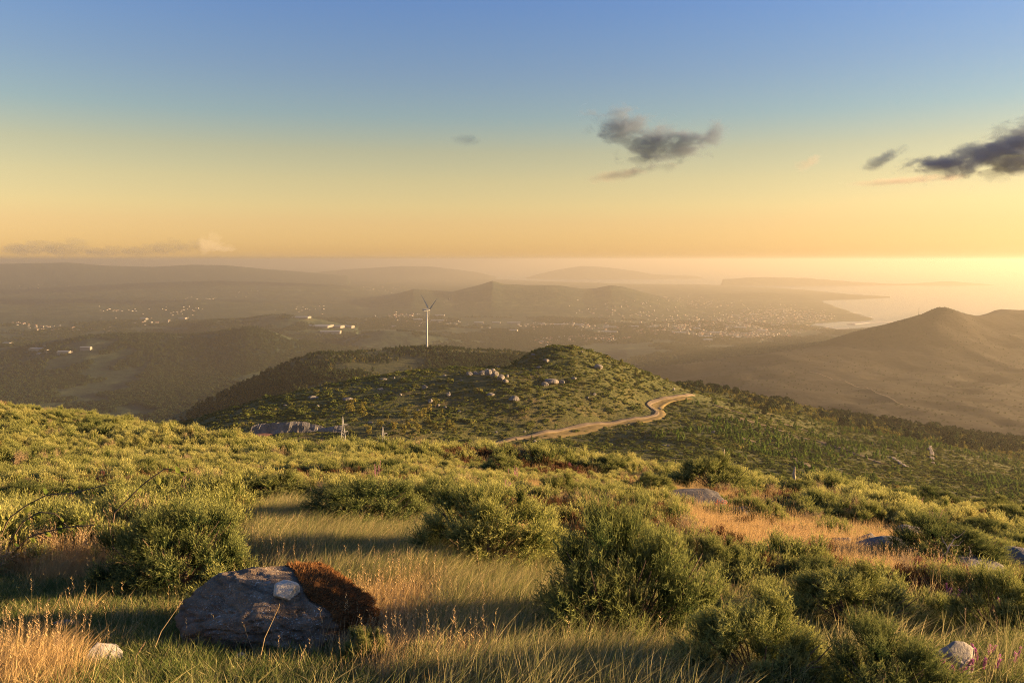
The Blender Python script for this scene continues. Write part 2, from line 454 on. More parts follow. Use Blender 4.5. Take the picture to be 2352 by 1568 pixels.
# the lowland, its hills and the coast
SEA = -500.0
coast_s = [(2700, 800), (2352, 772), (2200, 752), (2040, 743), (1985, 752), (1925, 757), (1900, 750), (1862, 747), (1880, 742), (1930, 738), (1990, 737), (2010, 733), (1990, 725), (1960, 716), (1930, 706),
           (1905, 698), (1890, 692), (1905, 690), (1960, 688), (2050, 684), (2052, 681), (1960, 676), (1870, 668), (1800, 662), (1700, 658), (1600, 653), (1450, 652), (1330, 648), (1250, 646), (1180, 643), (1100, 640), (1040, 634), (1015, 629)]
def at_z(X, Y, z):
    p = P(X, Y, 1.0)
    return p * (z / p[2])
coast = [tuple(at_z(X, Y, SEA)[:2]) for X, Y in coast_s]
far_l = coast[-1]
poly = np.array(coast + [(far_l[0] - 3000, 60000), (-80000, 60000), (-80000, -2000), (6000, -2000), (9000, 1500)])
def coast_dist(x, y):
    """signed distance to the coast, positive inland"""
    x = np.asarray(x, float); y = np.asarray(y, float)
    best = np.full(x.shape, 1e12); inside = np.zeros(x.shape, bool)
    n = len(poly)
    for i in range(n):
        ax, ay = poly[i]; bx, by = poly[(i + 1) % n]
        if i < len(coast) - 1 or True:
            dx, dy = bx - ax, by - ay
            t = np.clip(((x - ax) * dx + (y - ay) * dy) / (dx * dx + dy * dy), 0, 1)
            best = np.minimum(best, (x - ax - t * dx) ** 2 + (y - ay - t * dy) ** 2)
        c = ((ay > y) != (by > y)) & (x < (bx - ax) * (y - ay) / ((by - ay) if by != ay else 1e-9) + ax)
        inside ^= c
    d = np.sqrt(best)
    return np.where(inside, d, -d)

ridges = [   # crest line in the sketch, distance, front and back half widths
    ([(-400, 608), (0, 606), (160, 603), (240, 610), (350, 613), (440, 608), (520, 609), (600, 617), (700, 625), (800, 634)], 17000, 2600, 2500),
    ([(600, 640), (700, 628), (790, 619), (924, 611), (987, 612), (1050, 619), (1106, 627), (1150, 640)], 23000, 2500, 2500),
    ([(1200, 640), (1235, 630), (1282, 619), (1335, 611), (1388, 613), (1458, 622), (1500, 630), (1600, 634), (1640, 645)], 22500, 900, 900),
    ([(1660, 641), (1740, 636), (1850, 638), (1960, 647), (2060, 652), (2110, 650), (2180, 645), (2250, 651), (2310, 657), (2330, 662)], 16000, 260, 260),
    ([(-400, 660), (0, 668), (170, 660), (300, 652), (500, 645), (650, 650), (760, 656), (900, 668), (1000, 690)], 11500, 1500, 1800),
    ([(-400, 690), (-100, 690), (60, 700), (160, 695), (320, 700), (450, 690), (560, 695), (700, 705), (800, 720)], 7600, 800, 900),
    ([(780, 712), (830, 697), (880, 686), (950, 664), (1000, 668), (1040, 670), (1100, 655), (1131, 645), (1155, 652), (1210, 655), (1280, 655), (1340, 664), (1370, 662), (1405, 655), (1440, 661), (1490, 675), (1550, 690), (1600, 705)], 8600, 1300, 1100),
    ([(1300, 690), (1500, 686), (1640, 676), (1760, 672), (1860, 678), (1900, 690)], 10500, 500, 500),
    ([(430, 752), (480, 738), (562, 735), (620, 725), (661, 722), (700, 727), (760, 740), (820, 756)], 5000, 500, 500),
    ([(-300, 815), (60, 796), (123, 784), (200, 771), (350, 770), (430, 773), (500, 766), (540, 757), (570, 752), (600, 754), (640, 768), (668, 778), (738, 795), (820, 812), (900, 830)], 3600, 560, 420),
    ([(790, 785), (830, 768), (880, 760), (940, 762), (1000, 772), (1080, 790), (1150, 810)], 4200, 300, 300),
    ([(1380, 830), (1440, 812), (1520, 806), (1640, 812), (1760, 806), (1900, 790)], 3700, 600, 400),
]
def zP(x, y):
    x = np.asarray(x, float); y = np.asarray(y, float)
    cd = coast_dist(x, y) + 160 * fbm(x * 0.0012, y * 0.0012, 40, 4)
    base = np.where(cd > 0, SEA + 3 + 62 * np.clip(cd / 5500, 0, 1) ** 0.8, SEA - 12)
    z = base + np.where(cd > 0, 1, 0) * np.clip(cd / 900, 0, 1) * 34 * fbm(x * 0.0011, y * 0.0011, 41, 5)
    ys = np.maximum(y, 1)
    Xs = 1176 + F * x / (ys * CP + 300 * SP)
    for line, d, sf, sb in ridges:
        lx = [q[0] for q in line]
        lz = [P(q[0], q[1], d)[2] for q in line]
        cz = np.interp(Xs, lx, lz, left=-900, right=-900)
        s = np.where(y < d, sf, sb)
        g = np.exp(-((y - d) / s) ** 2)
        nz = 1 + 0.35 * fbm(x / (sf * 0.9), y / (sf * 0.9), 60, 4) * (1 - g)
        z = z + np.maximum(cz - z, 0) * g * nz
    return z

ground = polar_mesh('hilltop_ground', np.linspace(-math.pi, math.pi, 520, endpoint=False), np.concatenate([[0.3], np.geomspace(1.5, 135, 230)]), zA, M['soil'], wrap=True)
hillB = grid_mesh('hill', np.arange(-520, 760, 4.0), np.arange(92, 1000, 4.0), zB, M['heath'])
ridgeC = grid_mesh('ridge_hill', np.arange(-950, 460, 8.0), np.arange(800, 2200, 8.0), zC, M['ridge'])
hillE = grid_mesh('brown_hill', np.arange(250, 2700, 14.0), np.arange(960, 4100, 14.0), zE, M['brown'])
plain = polar_mesh('lowland', np.radians(np.linspace(-46, 46, 620)), np.geomspace(1700, 52000, 440), zP, M['plain'])

# sea
m, t, out = new_mat('sea_water')
g = geopos(t)
p = bsdf(t, out, (0.03, 0.045, 0.055), 0.22, 0.5, noise(t, 0.02, 5, 0.6, g), 0.25, 6.0)
M['sea'] = m
V = [(-90000, 3000, SEA), (90000, 3000, SEA), (90000, 90000, SEA), (-90000, 90000, SEA)]
tag(mesh_obj('sea', V, [(0, 1, 2, 3)], M['sea']), kind='structure')

# haze: the air of the valley
m, t, out = new_mat('haze_air')
pv = t.nodes.new('ShaderNodeVolumePrincipled')
pv.inputs['Color'].default_value = (0.575, 0.535, 0.45, 1)
pv.inputs['Density'].default_value = 0.85e-4
pv.inputs['Anisotropy'].default_value = 0.45
t.links.new(pv.outputs[0], out.inputs['Volume'])
M['haze'] = m
x0, x1, y0, y1, z0, z1 = -95000, 95000, -400, 95000, -560, 40
V = [(x, y, z) for z in (z0, z1) for x, y in ((x0, y0), (x1, y0), (x1, y1), (x0, y1))]
tag(mesh_obj('haze', V, [(3, 2, 1, 0), (4, 5, 6, 7), (0, 1, 5, 4), (1, 2, 6, 5), (2, 3, 7, 6), (3, 0, 4, 7)], M['haze']), kind='stuff')

# ------------------------------------------------------------------ scatter (uncountable ground cover only)
def scatter(name, pts, rot, scl, idx, protos, label, cat=None):
    n = len(pts)
    me = bpy.data.meshes.new(name)
    me.vertices.add(n)
    me.vertices.foreach_set('co', np.asarray(pts, np.float32).ravel())
    a = me.attributes.new('rot', 'FLOAT_VECTOR', 'POINT'); a.data.foreach_set('vector', np.asarray(rot, np.float32).ravel())
    a = me.attributes.new('scl', 'FLOAT_VECTOR', 'POINT'); a.data.foreach_set('vector', np.asarray(scl, np.float32).ravel())
    a = me.attributes.new('idx', 'INT', 'POINT'); a.data.foreach_set('value', np.asarray(idx, np.int32))
    o = bpy.data.objects.new(name, me); COL.objects.link(o)
    pc = bpy.data.collections.new(name + '_kinds')
    for i, p in enumerate(protos):
        q = bpy.data.objects.new('%s_kind_%02d' % (name, i), p.data)
        pc.objects.link(q)
    g = bpy.data.node_groups.new(name + '_nodes', 'GeometryNodeTree')
    g.interface.new_socket('Geometry', in_out='INPUT', socket_type='NodeSocketGeometry')
    g.interface.new_socket('Geometry', in_out='OUTPUT', socket_type='NodeSocketGeometry')
    gi = g.nodes.new('NodeGroupInput'); go = g.nodes.new('NodeGroupOutput')
    ci = g.nodes.new('GeometryNodeCollectionInfo')
    ci.inputs['Collection'].default_value = pc
    ci.inputs['Separate Children'].default_value = True
    ci.inputs['Reset Children'].default_value = True
    ip = g.nodes.new('GeometryNodeInstanceOnPoints')
    ip.inputs['Pick Instance'].default_value = True
    def at(nm, ty):
        q = g.nodes.new('GeometryNodeInputNamedAttribute'); q.data_type = ty; q.inputs['Name'].default_value = nm
        return q.outputs['Attribute']
    er = g.nodes.new('FunctionNodeEulerToRotation')
    g.links.new(at('rot', 'FLOAT_VECTOR'), er.inputs[0])
    g.links.new(gi.outputs[0], ip.inputs['Points'])
    g.links.new(ci.outputs[0], ip.inputs['Instance'])
    g.links.new(at('idx', 'INT'), ip.inputs['Instance Index'])
    g.links.new(er.outputs[0], ip.inputs['Rotation'])
    g.links.new(at('scl', 'FLOAT_VECTOR'), ip.inputs['Scale'])
    g.links.new(ip.outputs[0], go.inputs[0])
    md = o.modifiers.new('scatter', 'NODES'); md.node_group = g
    return tag(o, label, cat, kind='stuff')

def rnd_rot(n, tilt=0.12):
    return np.stack([rng.normal(0, tilt, n), rng.normal(0, tilt, n), rng.uniform(0, 6.283, n)], 1)

def norm(v):
    return v / np.maximum(np.linalg.norm(v, axis=-1, keepdims=True), 1e-9)

# ------------------------------------------------------------------ plant shapes
def shoots(c, d, L, k, sl, sw, r, stem=True):
    """spiny shoots: c base, d direction, L length, k spines each of length sl and width sw"""
    n = len(c)
    d = norm(d)
    side = norm(np.cross(d, r.normal(size=(n, 3))))
    oth = np.cross(d, side)
    tj = (np.arange(k) + 0.6) / k
    ph = np.arange(k) * 2.399 + r.uniform(0, 6.28, (n, 1))
    rad = side[:, None] * np.cos(ph)[..., None] + oth[:, None] * np.sin(ph)[..., None]
    tan = -side[:, None] * np.sin(ph)[..., None] + oth[:, None] * np.cos(ph)[..., None]
    b = c[:, None] + d[:, None] * (L[:, None] * tj)[..., None]
    ln = sl * (1.1 - 0.45 * tj)[None, :] * r.uniform(0.7, 1.3, (n, k))
    tip = b + (d[:, None] * 0.75 + rad * 0.75) * ln[..., None]
    V = np.stack([b - tan * sw / 2, b + tan * sw / 2, tip], 2).reshape(-1, 3)
    t = np.repeat(np.broadcast_to(tj, (n, k)).reshape(-1), 3)
    Fc = np.arange(len(V)).reshape(-1, 3)
    tint = np.repeat(r.uniform(0, 1, n), k * 3)
    if stem:
        q = np.stack([c - side * sw * 0.35, c + side * sw * 0.35, c + d * (L * 1.12)[:, None]], 1).reshape(-1, 3)
        Fc = np.vstack([Fc, np.arange(len(q)).reshape(-1, 3) + len(V)])
        V = np.vstack([V, q]); t = np.concatenate([t, np.tile([0, 0, 1.0], n)]); tint = np.concatenate([tint, np.repeat(r.uniform(0, 1, n), 3)])
    return V, Fc, tint, t

def tubes(paths, radii, sides=5):
    V = []; Fc = []
    for p, rr in zip(paths, radii):
        p = np.asarray(p, float); m = len(p)
        rr = np.broadcast_to(rr, (m,)) if np.ndim(rr) else np.full(m, rr)
        tn = norm(np.gradient(p, axis=0))
        up = np.array([0, 0, 1.0]) if abs(tn[0][2]) < 0.9 else np.array([1.0, 0, 0])
        b0 = len(V)
        for i in range(m):
            s = norm(np.cross(tn[i], up)); q = np.cross(s, tn[i])
            for j in range(sides):
                a = 6.2832 * j / sides
                V.append(p[i] + rr[i] * (s * math.cos(a) + q * math.sin(a)))
        for i in range(m - 1):
            for j in range(sides):
                j2 = (j + 1) % sides
                Fc.append((b0 + i * sides + j, b0 + i * sides + j2, b0 + (i + 1) * sides + j2, b0 + (i + 1) * sides + j))
        Fc.append(tuple(b0 + j for j in range(sides))[::-1]); Fc.append(tuple(b0 + (m - 1) * sides + j for j in range(sides)))
    return np.array(V), Fc

def dome_dirs(n, r, low=-0.1):
    z = r.uniform(low, 1, n); a = r.uniform(0, 6.283, n); s = np.sqrt(np.clip(1 - z * z, 0, 1))
    return np.stack([s * np.cos(a), s * np.sin(a), z], 1)

def gorse_shape(seed, R, H, n, k, l0, l1, sl, sw, up=0.6, lump=0.3, ncl=40, cr=0.26, ragged=0.3):
    """spiny bush built of many branch ends, each a burst of shoots"""
    r = np.random.default_rng(seed)
    u = dome_dirs(ncl, r, -0.05)
    rr = (0.62 + 0.38 * r.uniform(0, 1, ncl) ** 0.6) * (1 + lump * 2 * fbm3(u * 1.7 + seed, seed, 3))
    cc = u * rr[:, None] * np.array([R, R, H])
    crr = cr * R * r.uniform(0.6, 1.3, ncl)
    ctint = r.uniform(0, 1, ncl)
    i = r.integers(0, ncl, n)
    v = norm(r.normal(size=(n, 3)) + u[i] * 0.9 + np.array([0, 0, up]))
    q = r.uniform(0.25, 1, n) ** 0.6
    L = r.uniform(l0, l1, n)
    d = v + u[i] * 0.5 + np.array([0, 0, up * 0.6]) + r.normal(0, ragged, (n, 3))
    c = cc[i] + v * (crr[i] * q)[:, None] - norm(d) * (L * 0.55)[:, None]
    c[:, 2] = np.maximum(c[:, 2], 0.0)
    V, Fc, tint, t = shoots(c, d, L, k, sl, sw, r)
    per = np.concatenate([np.repeat(ctint[i], k * 3), np.repeat(ctint[i], 3)])
    return V, Fc, 0.5 * tint + 0.5 * per, t

def stems_shape(seed, R, H, n, rad=0.012):
    r = np.random.default_rng(seed + 500)
    ps = []; rs = []
    for i in range(n):
        a = r.uniform(0, 6.28); e = r.uniform(0.35, 0.9)
        end = np.array([math.cos(a) * R * e, math.sin(a) * R * e, H * r.uniform(0.5, 0.85)])
        p0 = np.array([math.cos(a), math.sin(a), 0]) * R * 0.08
        mid = (p0 + end) / 2 + r.normal(0, 0.06 * R, 3)
        ps.append([p0, mid, end]); rs.append(np.array([1, 0.7, 0.3]) * rad)
    return tubes(ps, rs, 4)

def grass_shape(seed, nb, spread, l0, l1, w, lean=(0.3, 0.1), curl=0.5, straight=0.3, heads=0, segs=3, dry=(0, 1)):
    r = np.random.default_rng(seed)
    a = r.uniform(0, 6.283, nb); rr = np.sqrt(r.uniform(0, 1, nb)) * spread
    b = np.stack([rr * np.cos(a), rr * np.sin(a), np.full(nb, -0.015)], 1)
    az = r.uniform(0, 6.283, nb)
    d = np.stack([np.cos(az) * straight + lean[0], np.sin(az) * straight + lean[1], np.ones(nb)], 1)
    d = norm(d + r.normal(0, 0.12, (nb, 3)))
    L = r.uniform(l0, l1, nb)
    bend = np.stack([np.cos(az) * 0.5 + lean[0] * 2, np.sin(az) * 0.5 + lean[1] * 2, -0.35 * np.ones(nb)], 1) * curl * r.uniform(0.4, 1.3, (nb, 1))
    side = norm(np.cross(d, r.normal(size=(nb, 3))))
    V = []; 
    for s in range(segs + 1):
        t = s / segs
        c = b + (d * t + bend * t * t * 0.5) * L[:, None]
        ww = w * (1 - t) ** 0.7
        if s < segs:
            V += [c - side * ww / 2, c + side * ww / 2]
        else: V += [c]
    m = len(V)
    V = np.stack(V, 1).reshape(-1, 3)
    loc = []
    for s in range(segs - 1):
        loc += [(2 * s, 2 * s + 1, 2 * s + 3), (2 * s, 2 * s + 3, 2 * s + 2)]
    loc += [(2 * segs - 2, 2 * segs - 1, 2 * segs)]
    Fc = (np.arange(nb)[:, None, None] * m + np.array(loc)[None]).reshape(-1, 3)
    tint = np.repeat(r.uniform(dry[0], dry[1], nb), m)
    tip = np.tile(np.array([s / segs for s in range(segs) for _ in (0, 1)] + [1.0]), nb)
    if heads:
        k = heads
        sel = r.choice(nb, k)
        az2 = r.uniform(0, 6.283, k)
        d2 = norm(np.stack([np.cos(az2) * 0.18 + lean[0] * 0.6, np.sin(az2) * 0.18 + lean[1], np.ones(k)], 1))
        L2 = r.uniform(l1 * 1.0, l1 * 1.45, k)
        c2 = b[sel]
        s2 = norm(np.cross(d2, r.normal(size=(k, 3))))
        e = c2 + d2 * L2[:, None]
        q = np.stack([c2 - s2 * 0.0016, c2 + s2 * 0.0016, e], 1).reshape(-1, 3)
        f2 = np.arange(len(q)).reshape(-1, 3) + len(V)
        V = np.vstack([V, q]); Fc = np.vstack([Fc, f2]); tint = np.concatenate([tint, np.full(len(q), dry[1])]); tip = np.concatenate([tip, np.full(len(q), 1.0)])
        V2, F2, t2, p2 = shoots(e - d2 * 0.09, d2, np.full(k, 0.10), 8, 0.022, 0.006, r, False)
        Fc = np.vstack([Fc, F2 + len(V)]); V = np.vstack([V, V2]); tint = np.concatenate([tint, np.full(len(V2), dry[1])]); tip = np.concatenate([tip, np.ones(len(V2))])
    return V, Fc, tint, tip

def blob_shape(seed, n, R, H, s, flat=0.0, conic=0.0):
    """leafy clump: n small faces through an uneven crown"""
    r = np.random.default_rng(seed)
    u = dome_dirs(n, r, -0.6)
    lm = 1 + 0.6 * fbm3(u * 1.6 + seed, seed, 3)
    rr = r.uniform(0.35, 1, n) ** 0.5 * lm
    c = u * rr[:, None]
    c[:, 2] = (c[:, 2] + 0.75) / 1.75
    if conic: c[:, :2] *= (1.15 - conic * c[:, 2:3])
    c = c * np.array([R, R, H])
    nn = norm(u + r.normal(0, 0.5, (n, 3)))
    a = norm(np.cross(nn, r.normal(size=(n, 3)))); b = np.cross(nn, a)
    ss = s * r.uniform(0.6, 1.4, (n, 1))
    V = np.stack([c + a * ss, c + (-0.5 * a + 0.8 * b) * ss, c + (-0.5 * a - 0.8 * b) * ss], 1).reshape(-1, 3)
    Fc = np.arange(len(V)).reshape(-1, 3)
    return V, Fc, np.repeat(r.uniform(0, 1, n), 3), np.repeat(np.clip(c[:, 2] / H, 0, 1), 3)

def shape_obj(name, S, mat, parent=None, link=True):
    return mesh_obj(name, S[0], np.asarray(S[1]), mat, parent, {'tint': S[2], 'tip': S[3]}, link=link)

M['gorse'] = leaf_mat('gorse_green', [(0.0, (0.02, 0.044, 0.018)), (0.45, (0.045, 0.076, 0.024)), (0.8, (0.115, 0.13, 0.034)), (1.0, (0.24, 0.18, 0.075))], 0.38, (0.44, 0.42, 0.13), 0.68)
M['gorse_dark'] = leaf_mat('gorse_dark_green', [(0.0, (0.012, 0.03, 0.014)), (0.45, (0.026, 0.05, 0.02)), (0.8, (0.06, 0.085, 0.026)), (1.0, (0.16, 0.13, 0.055))], 0.32, (0.36, 0.36, 0.11), 0.5)
M['scrub'] = leaf_mat('scrub_green', [(0.0, (0.02, 0.05, 0.018)), (0.35, (0.05, 0.092, 0.028)), (0.7, (0.17, 0.175, 0.048)), (1.0, (0.38, 0.26, 0.105))], 0.42, (0.58, 0.53, 0.18), 0.75, 0.5)
M['heather'] = leaf_mat('heather', [(0.0, (0.06, 0.05, 0.02)), (0.5, (0.12, 0.07, 0.03)), (0.8, (0.20, 0.09, 0.06)), (1.0, (0.34, 0.12, 0.20))], 0.3)
M['pink'] = leaf_mat('purple_flower', [(0.0, (0.30, 0.08, 0.22)), (1.0, (0.55, 0.20, 0.42))], 0.35)
M['coral'] = leaf_mat('coral_leaf', [(0.0, (0.40, 0.09, 0.05)), (1.0, (0.55, 0.2, 0.12))], 0.35)
M['grass'] = leaf_mat('grass_blades', [(0.0, (0.075, 0.12, 0.028)), (0.4, (0.13, 0.155, 0.045)), (0.7, (0.32, 0.28, 0.125)), (1.0, (0.52, 0.41, 0.20))], 0.4, rnd=0.3)
M['straw'] = leaf_mat('straw_blades', [(0.0, (0.22, 0.17, 0.065)), (0.4, (0.40, 0.28, 0.115)), (1.0, (0.58, 0.40, 0.20))], 0.4, rnd=0.3)
M['moss'] = leaf_mat('rust_moss', [(0.0, (0.07, 0.034, 0.014)), (0.6, (0.19, 0.092, 0.036)), (1.0, (0.32, 0.16, 0.062))], 0.2)
M['hshrub'] = leaf_mat('hill_shrub', [(0.0, (0.045, 0.068, 0.017)), (0.5, (0.095, 0.112, 0.027)), (0.8, (0.14, 0.138, 0.036)), (1.0, (0.20, 0.135, 0.055))], 0.35, rnd=0.6)
M['pine'] = leaf_mat('young_pine', [(0.0, (0.055, 0.095, 0.02)), (0.6, (0.10, 0.15, 0.028)), (1.0, (0.16, 0.19, 0.04))], 0.3, rnd=0.5)
M['tree'] = leaf_mat('eucalyptus_leaf', [(0.0, (0.08, 0.08, 0.022)), (0.6, (0.17, 0.15, 0.035)), (1.0, (0.25, 0.19, 0.05))], 0.3, rnd=0.5)
M['wood_far'] = leaf_mat('far_woodland', [(0.0, (0.014, 0.025, 0.013)), (0.6, (0.026, 0.038, 0.016)), (1.0, (0.05, 0.055, 0.02))], 0.2, rnd=0.7)
M['bramble'] = leaf_mat('bramble_leaf', [(0.0, (0.06, 0.10, 0.02)), (0.7, (0.13, 0.15, 0.03)), (1.0, (0.22, 0.20, 0.06))], 0.4)
M['drystem'] = leaf_mat('dry_stem', [(0.0, (0.24, 0.17, 0.09)), (1.0, (0.42, 0.31, 0.18))], 0.2)

# ------------------------------------------------------------------ rocks
def ico(sub):
    t = (1 + 5 ** 0.5) / 2
    v = [(-1, t, 0), (1, t, 0), (-1, -t, 0), (1, -t, 0), (0, -1, t), (0, 1, t), (0, -1, -t), (0, 1, -t), (t, 0, -1), (t, 0, 1), (-t, 0, -1), (-t, 0, 1)]
    f = [(0, 11, 5), (0, 5, 1), (0, 1, 7), (0, 7, 10), (0, 10, 11), (1, 5, 9), (5, 11, 4), (11, 10, 2), (10, 7, 6), (7, 1, 8), (3, 9, 4), (3, 4, 2), (3, 2, 6), (3, 6, 8), (3, 8, 9), (4, 9, 5), (2, 4, 11), (6, 2, 10), (8, 6, 7), (9, 8, 1)]
    v = [np.array(q) / np.linalg.norm(q) for q in v]
    for _ in range(sub):
        mid = {}; nf = []
        def m(a, b):
            k = (min(a, b), max(a, b))
            if k not in mid:
                q = v[a] + v[b]; v.append(q / np.linalg.norm(q)); mid[k] = len(v) - 1
            return mid[k]
        for a, b, c in f:
            ab, bc, ca = m(a, b), m(b, c), m(c, a)
            nf += [(a, ab, ca), (b, bc, ab), (c, ca, bc), (ab, bc, ca)]
        f = nf
    return np.array(v), np.array(f)
ICO = {k: ico(k) for k in (2, 3, 5)}

def rock_shape(seed, sx, sy, sz, sub=3, cuts=9, rough=0.1, flat=0.0):
    u, f = ICO[sub]
    r = np.random.default_rng(seed)
    v = u.copy()
    for _ in range(cuts):                              # facets: planes that shave the ball
        n = norm(r.normal(size=3)); n[2] *= 0.8; n = norm(n)
        h = r.uniform(0.55, 0.9)
        d = v @ n - h
        v = v - np.outer(np.clip(d, 0, None), n) * 0.9
    v = v * (1 + rough * fbm3(u * 2.2 + seed, seed, 4)[:, None] * 2)
    return v * np.array([sx, sy, sz]), f

def rock(name, loc, sx, sy, sz, seed, mat, label=None, cat='rock', group=None, rz=0, sink=0.3, sub=3, parent=None, rough=0.1, cuts=9):
    v, f = rock_shape(seed, sx, sy, sz, sub, cuts, rough)
    v = v + np.array([0, 0, sz * (1 - 2 * sink)])
    o = mesh_obj(name, v, f, mat, parent, smooth=sub >= 5)
    o.location = [float(q) for q in loc]; o.rotation_euler = (0, 0, rz)
    if label: tag(o, label, cat, group)
    return o

gA = lambda X, Y: hit(X, Y, zA, 3.2, 130)
gB = lambda X, Y: hit(X, Y, zB, 130, 990)
gC = lambda X, Y: hit(X, Y, zC, 820, 2100)
gE = lambda X, Y: hit(X, Y, zE, 1000, 4000)
gP = lambda X, Y: hit(X, Y, zP, 1750, 50000, 1500)
def px2m(p):                                           # metres per sketch unit at point p
    return (p[1] * CP - p[2] * SP) / F

# the mossy boulder in front
bc = gA(605, 1500)
u, f = ICO[5]
v = u.copy()
r5 = np.random.default_rng(5)
v[:, 2] = np.where(v[:, 2] > 0, np.sign(v[:, 2]) * np.abs(v[:, 2]) ** 0.8, v[:, 2])
for n_, h_ in (((-0.55, -0.5, 0.67), 0.80), ((0.25, -0.75, 0.62), 0.80), ((0.6, 0.1, 0.79), 0.82), ((-0.1, -0.97, 0.1), 0.78), ((0.05, 0.1, 0.99), 0.84), ((0.9, -0.4, 0.1), 0.85)):
    n_ = norm(np.array(n_)); d_ = v @ n_ - h_
    v = v - np.outer(np.clip(d_, 0, None), n_) * 0.75
und = np.clip(-(v[:, 2] - 0.12) * 1.4, 0, 1) * np.clip(0.5 + u[:, 0] * 0.9, 0.15, 1) * np.clip(-u[:, 1] * 1.5, 0, 1)
v = v * (1 + 0.13 * fbm3(u * 1.6, 3, 5)[:, None] * 2)
v[:, 1] += und * 0.42                                  # hollow under the front edge
lump = 0.09 * fbm3(u * 4, 8, 5) * np.clip(0.6 + u[:, 0], 0.25, 1.2) * 2
v = v * (1 + lump[:, None] + 0.10 * np.abs(fbm3(u * 7, 18, 5))[:, None] - 0.05 * (np.abs(fbm3(u * 3.1, 28, 4)) < 0.02)[:, None])
v = v * np.array([0.69, 0.56, 0.29])
v[:, 2] += -0.10 * v[:, 0] + 0.10 + 0.03 * v[:, 1]
bvert, bface = v, f
boulder = mesh_obj('boulder', bvert, bface, M['boulder'], smooth=True)
boulder.location = bc + np.array([0.02, 0.36, 0.0])
tag(boulder, 'big dark rounded boulder capped with rust brown moss in the grass', 'boulder')
bl = np.array(boulder.location)
# moss on its right shoulder
wv = bvert + bl
BX, BY = proj(wv[:, 0], wv[:, 1], wv[:, 2])
def in_poly(X, Y, pl):
    ins = np.zeros(len(X), bool)
    for i in range(len(pl)):
        (ax, ay), (bx, by) = pl[i], pl[(i + 1) % len(pl)]
        ins ^= ((ay > Y) != (by > Y)) & (X < (bx - ax) * (Y - ay) / ((by - ay) or 1e-9) + ax)
    return ins
nrm = norm(bvert * np.array([1, 1.3, 1.6]))
mossx = np.clip((wv[:, 0] - bl[0] - 0.02 + 0.45 * (wv[:, 1] - bl[1])) * 3, 0, 1) * np.clip((bvert[:, 2] - 0.08) * 5 + np.clip(bvert[:, 0] - 0.45, 0, 1) * 4, 0, 1)
mossx = mossx + 0.5 * fbm3(bvert * 4, 15, 3)
# keep it off the front face
mossx = mossx * np.clip((bvert[:, 1] + 0.30 - 0.0 * bvert[:, 0] + np.clip(bvert[:, 0] - 0.4, 0, 1) * 1.2) * 5, 0, 1)
fm = (mossx[bface].mean(1) > 0.38)
mv = bvert + nrm * (0.012 + 0.03 * np.clip(mossx - 0.3, 0, 0.6) + 0.03 * fbm3(bvert * 14, 77, 3))[:, None]
used = np.unique(bface[fm]); rem = -np.ones(len(bvert), int); rem[used] = np.arange(len(used))
moss = mesh_obj('moss', mv[used], rem[bface[fm]], M['moss'], boulder, {'tint': np.clip(0.35 + fbm3(mv[used] * 9, 4, 3), 0, 1), 'tip': np.zeros(len(used))}, smooth=True)
mf = bface[fm]
pk = rng.integers(0, len(mf), 9000)
w3 = rng.dirichlet((1, 1, 1), 9000)
cc = (mv[mf[pk]] * w3[..., None]).sum(1); nn = nrm[mf[pk]].mean(1)
a_ = norm(np.cross(nn, rng.normal(size=cc.shape)))
tipv = cc + (nn + rng.normal(0, 0.35, cc.shape)) * rng.uniform(0.012, 0.03, (9000, 1))
V = np.stack([cc - a_ * 0.004, cc + a_ * 0.004, tipv], 1).reshape(-1, 3)
fz = mesh_obj('moss_fuzz', V, np.arange(len(V)).reshape(-1, 3), M['moss'], boulder, {'tint': np.repeat(rng.uniform(0, 1, 9000), 3), 'tip': np.zeros(len(V))})
fz['kind'] = 'stuff'

def top_of(obj_v, loc, X, Y):
    """point of the boulder seen at X, Y"""
    w = obj_v + loc
    px, py = proj(w[:, 0], w[:, 1], w[:, 2])
    sel = np.hypot(px - X, py - Y) < 14
    q = w[sel]
    return q[np.argmin(q[:, 1])] if len(q) else w[np.argmin(np.hypot(px - X, py - Y))]
q = top_of(bvert, bl, 657, 1362)
rock('stone', q + np.array([0, 0.02, -0.02]), 0.125, 0.09, 0.085, 43, M['cream'], 'angular cream stone lying on top of the mossy boulder', 'stone', rz=0.5, sink=0.12, sub=3, rough=0.04, cuts=22)
q = top_of(bvert, bl, 612, 1325)
rock('stone_chip', q + np.array([0, 0, -0.004]), 0.035, 0.02, 0.012, 44, M['granite'], 'small white stone chip lying on the dark boulder', 'stone', sink=0.2, sub=2)

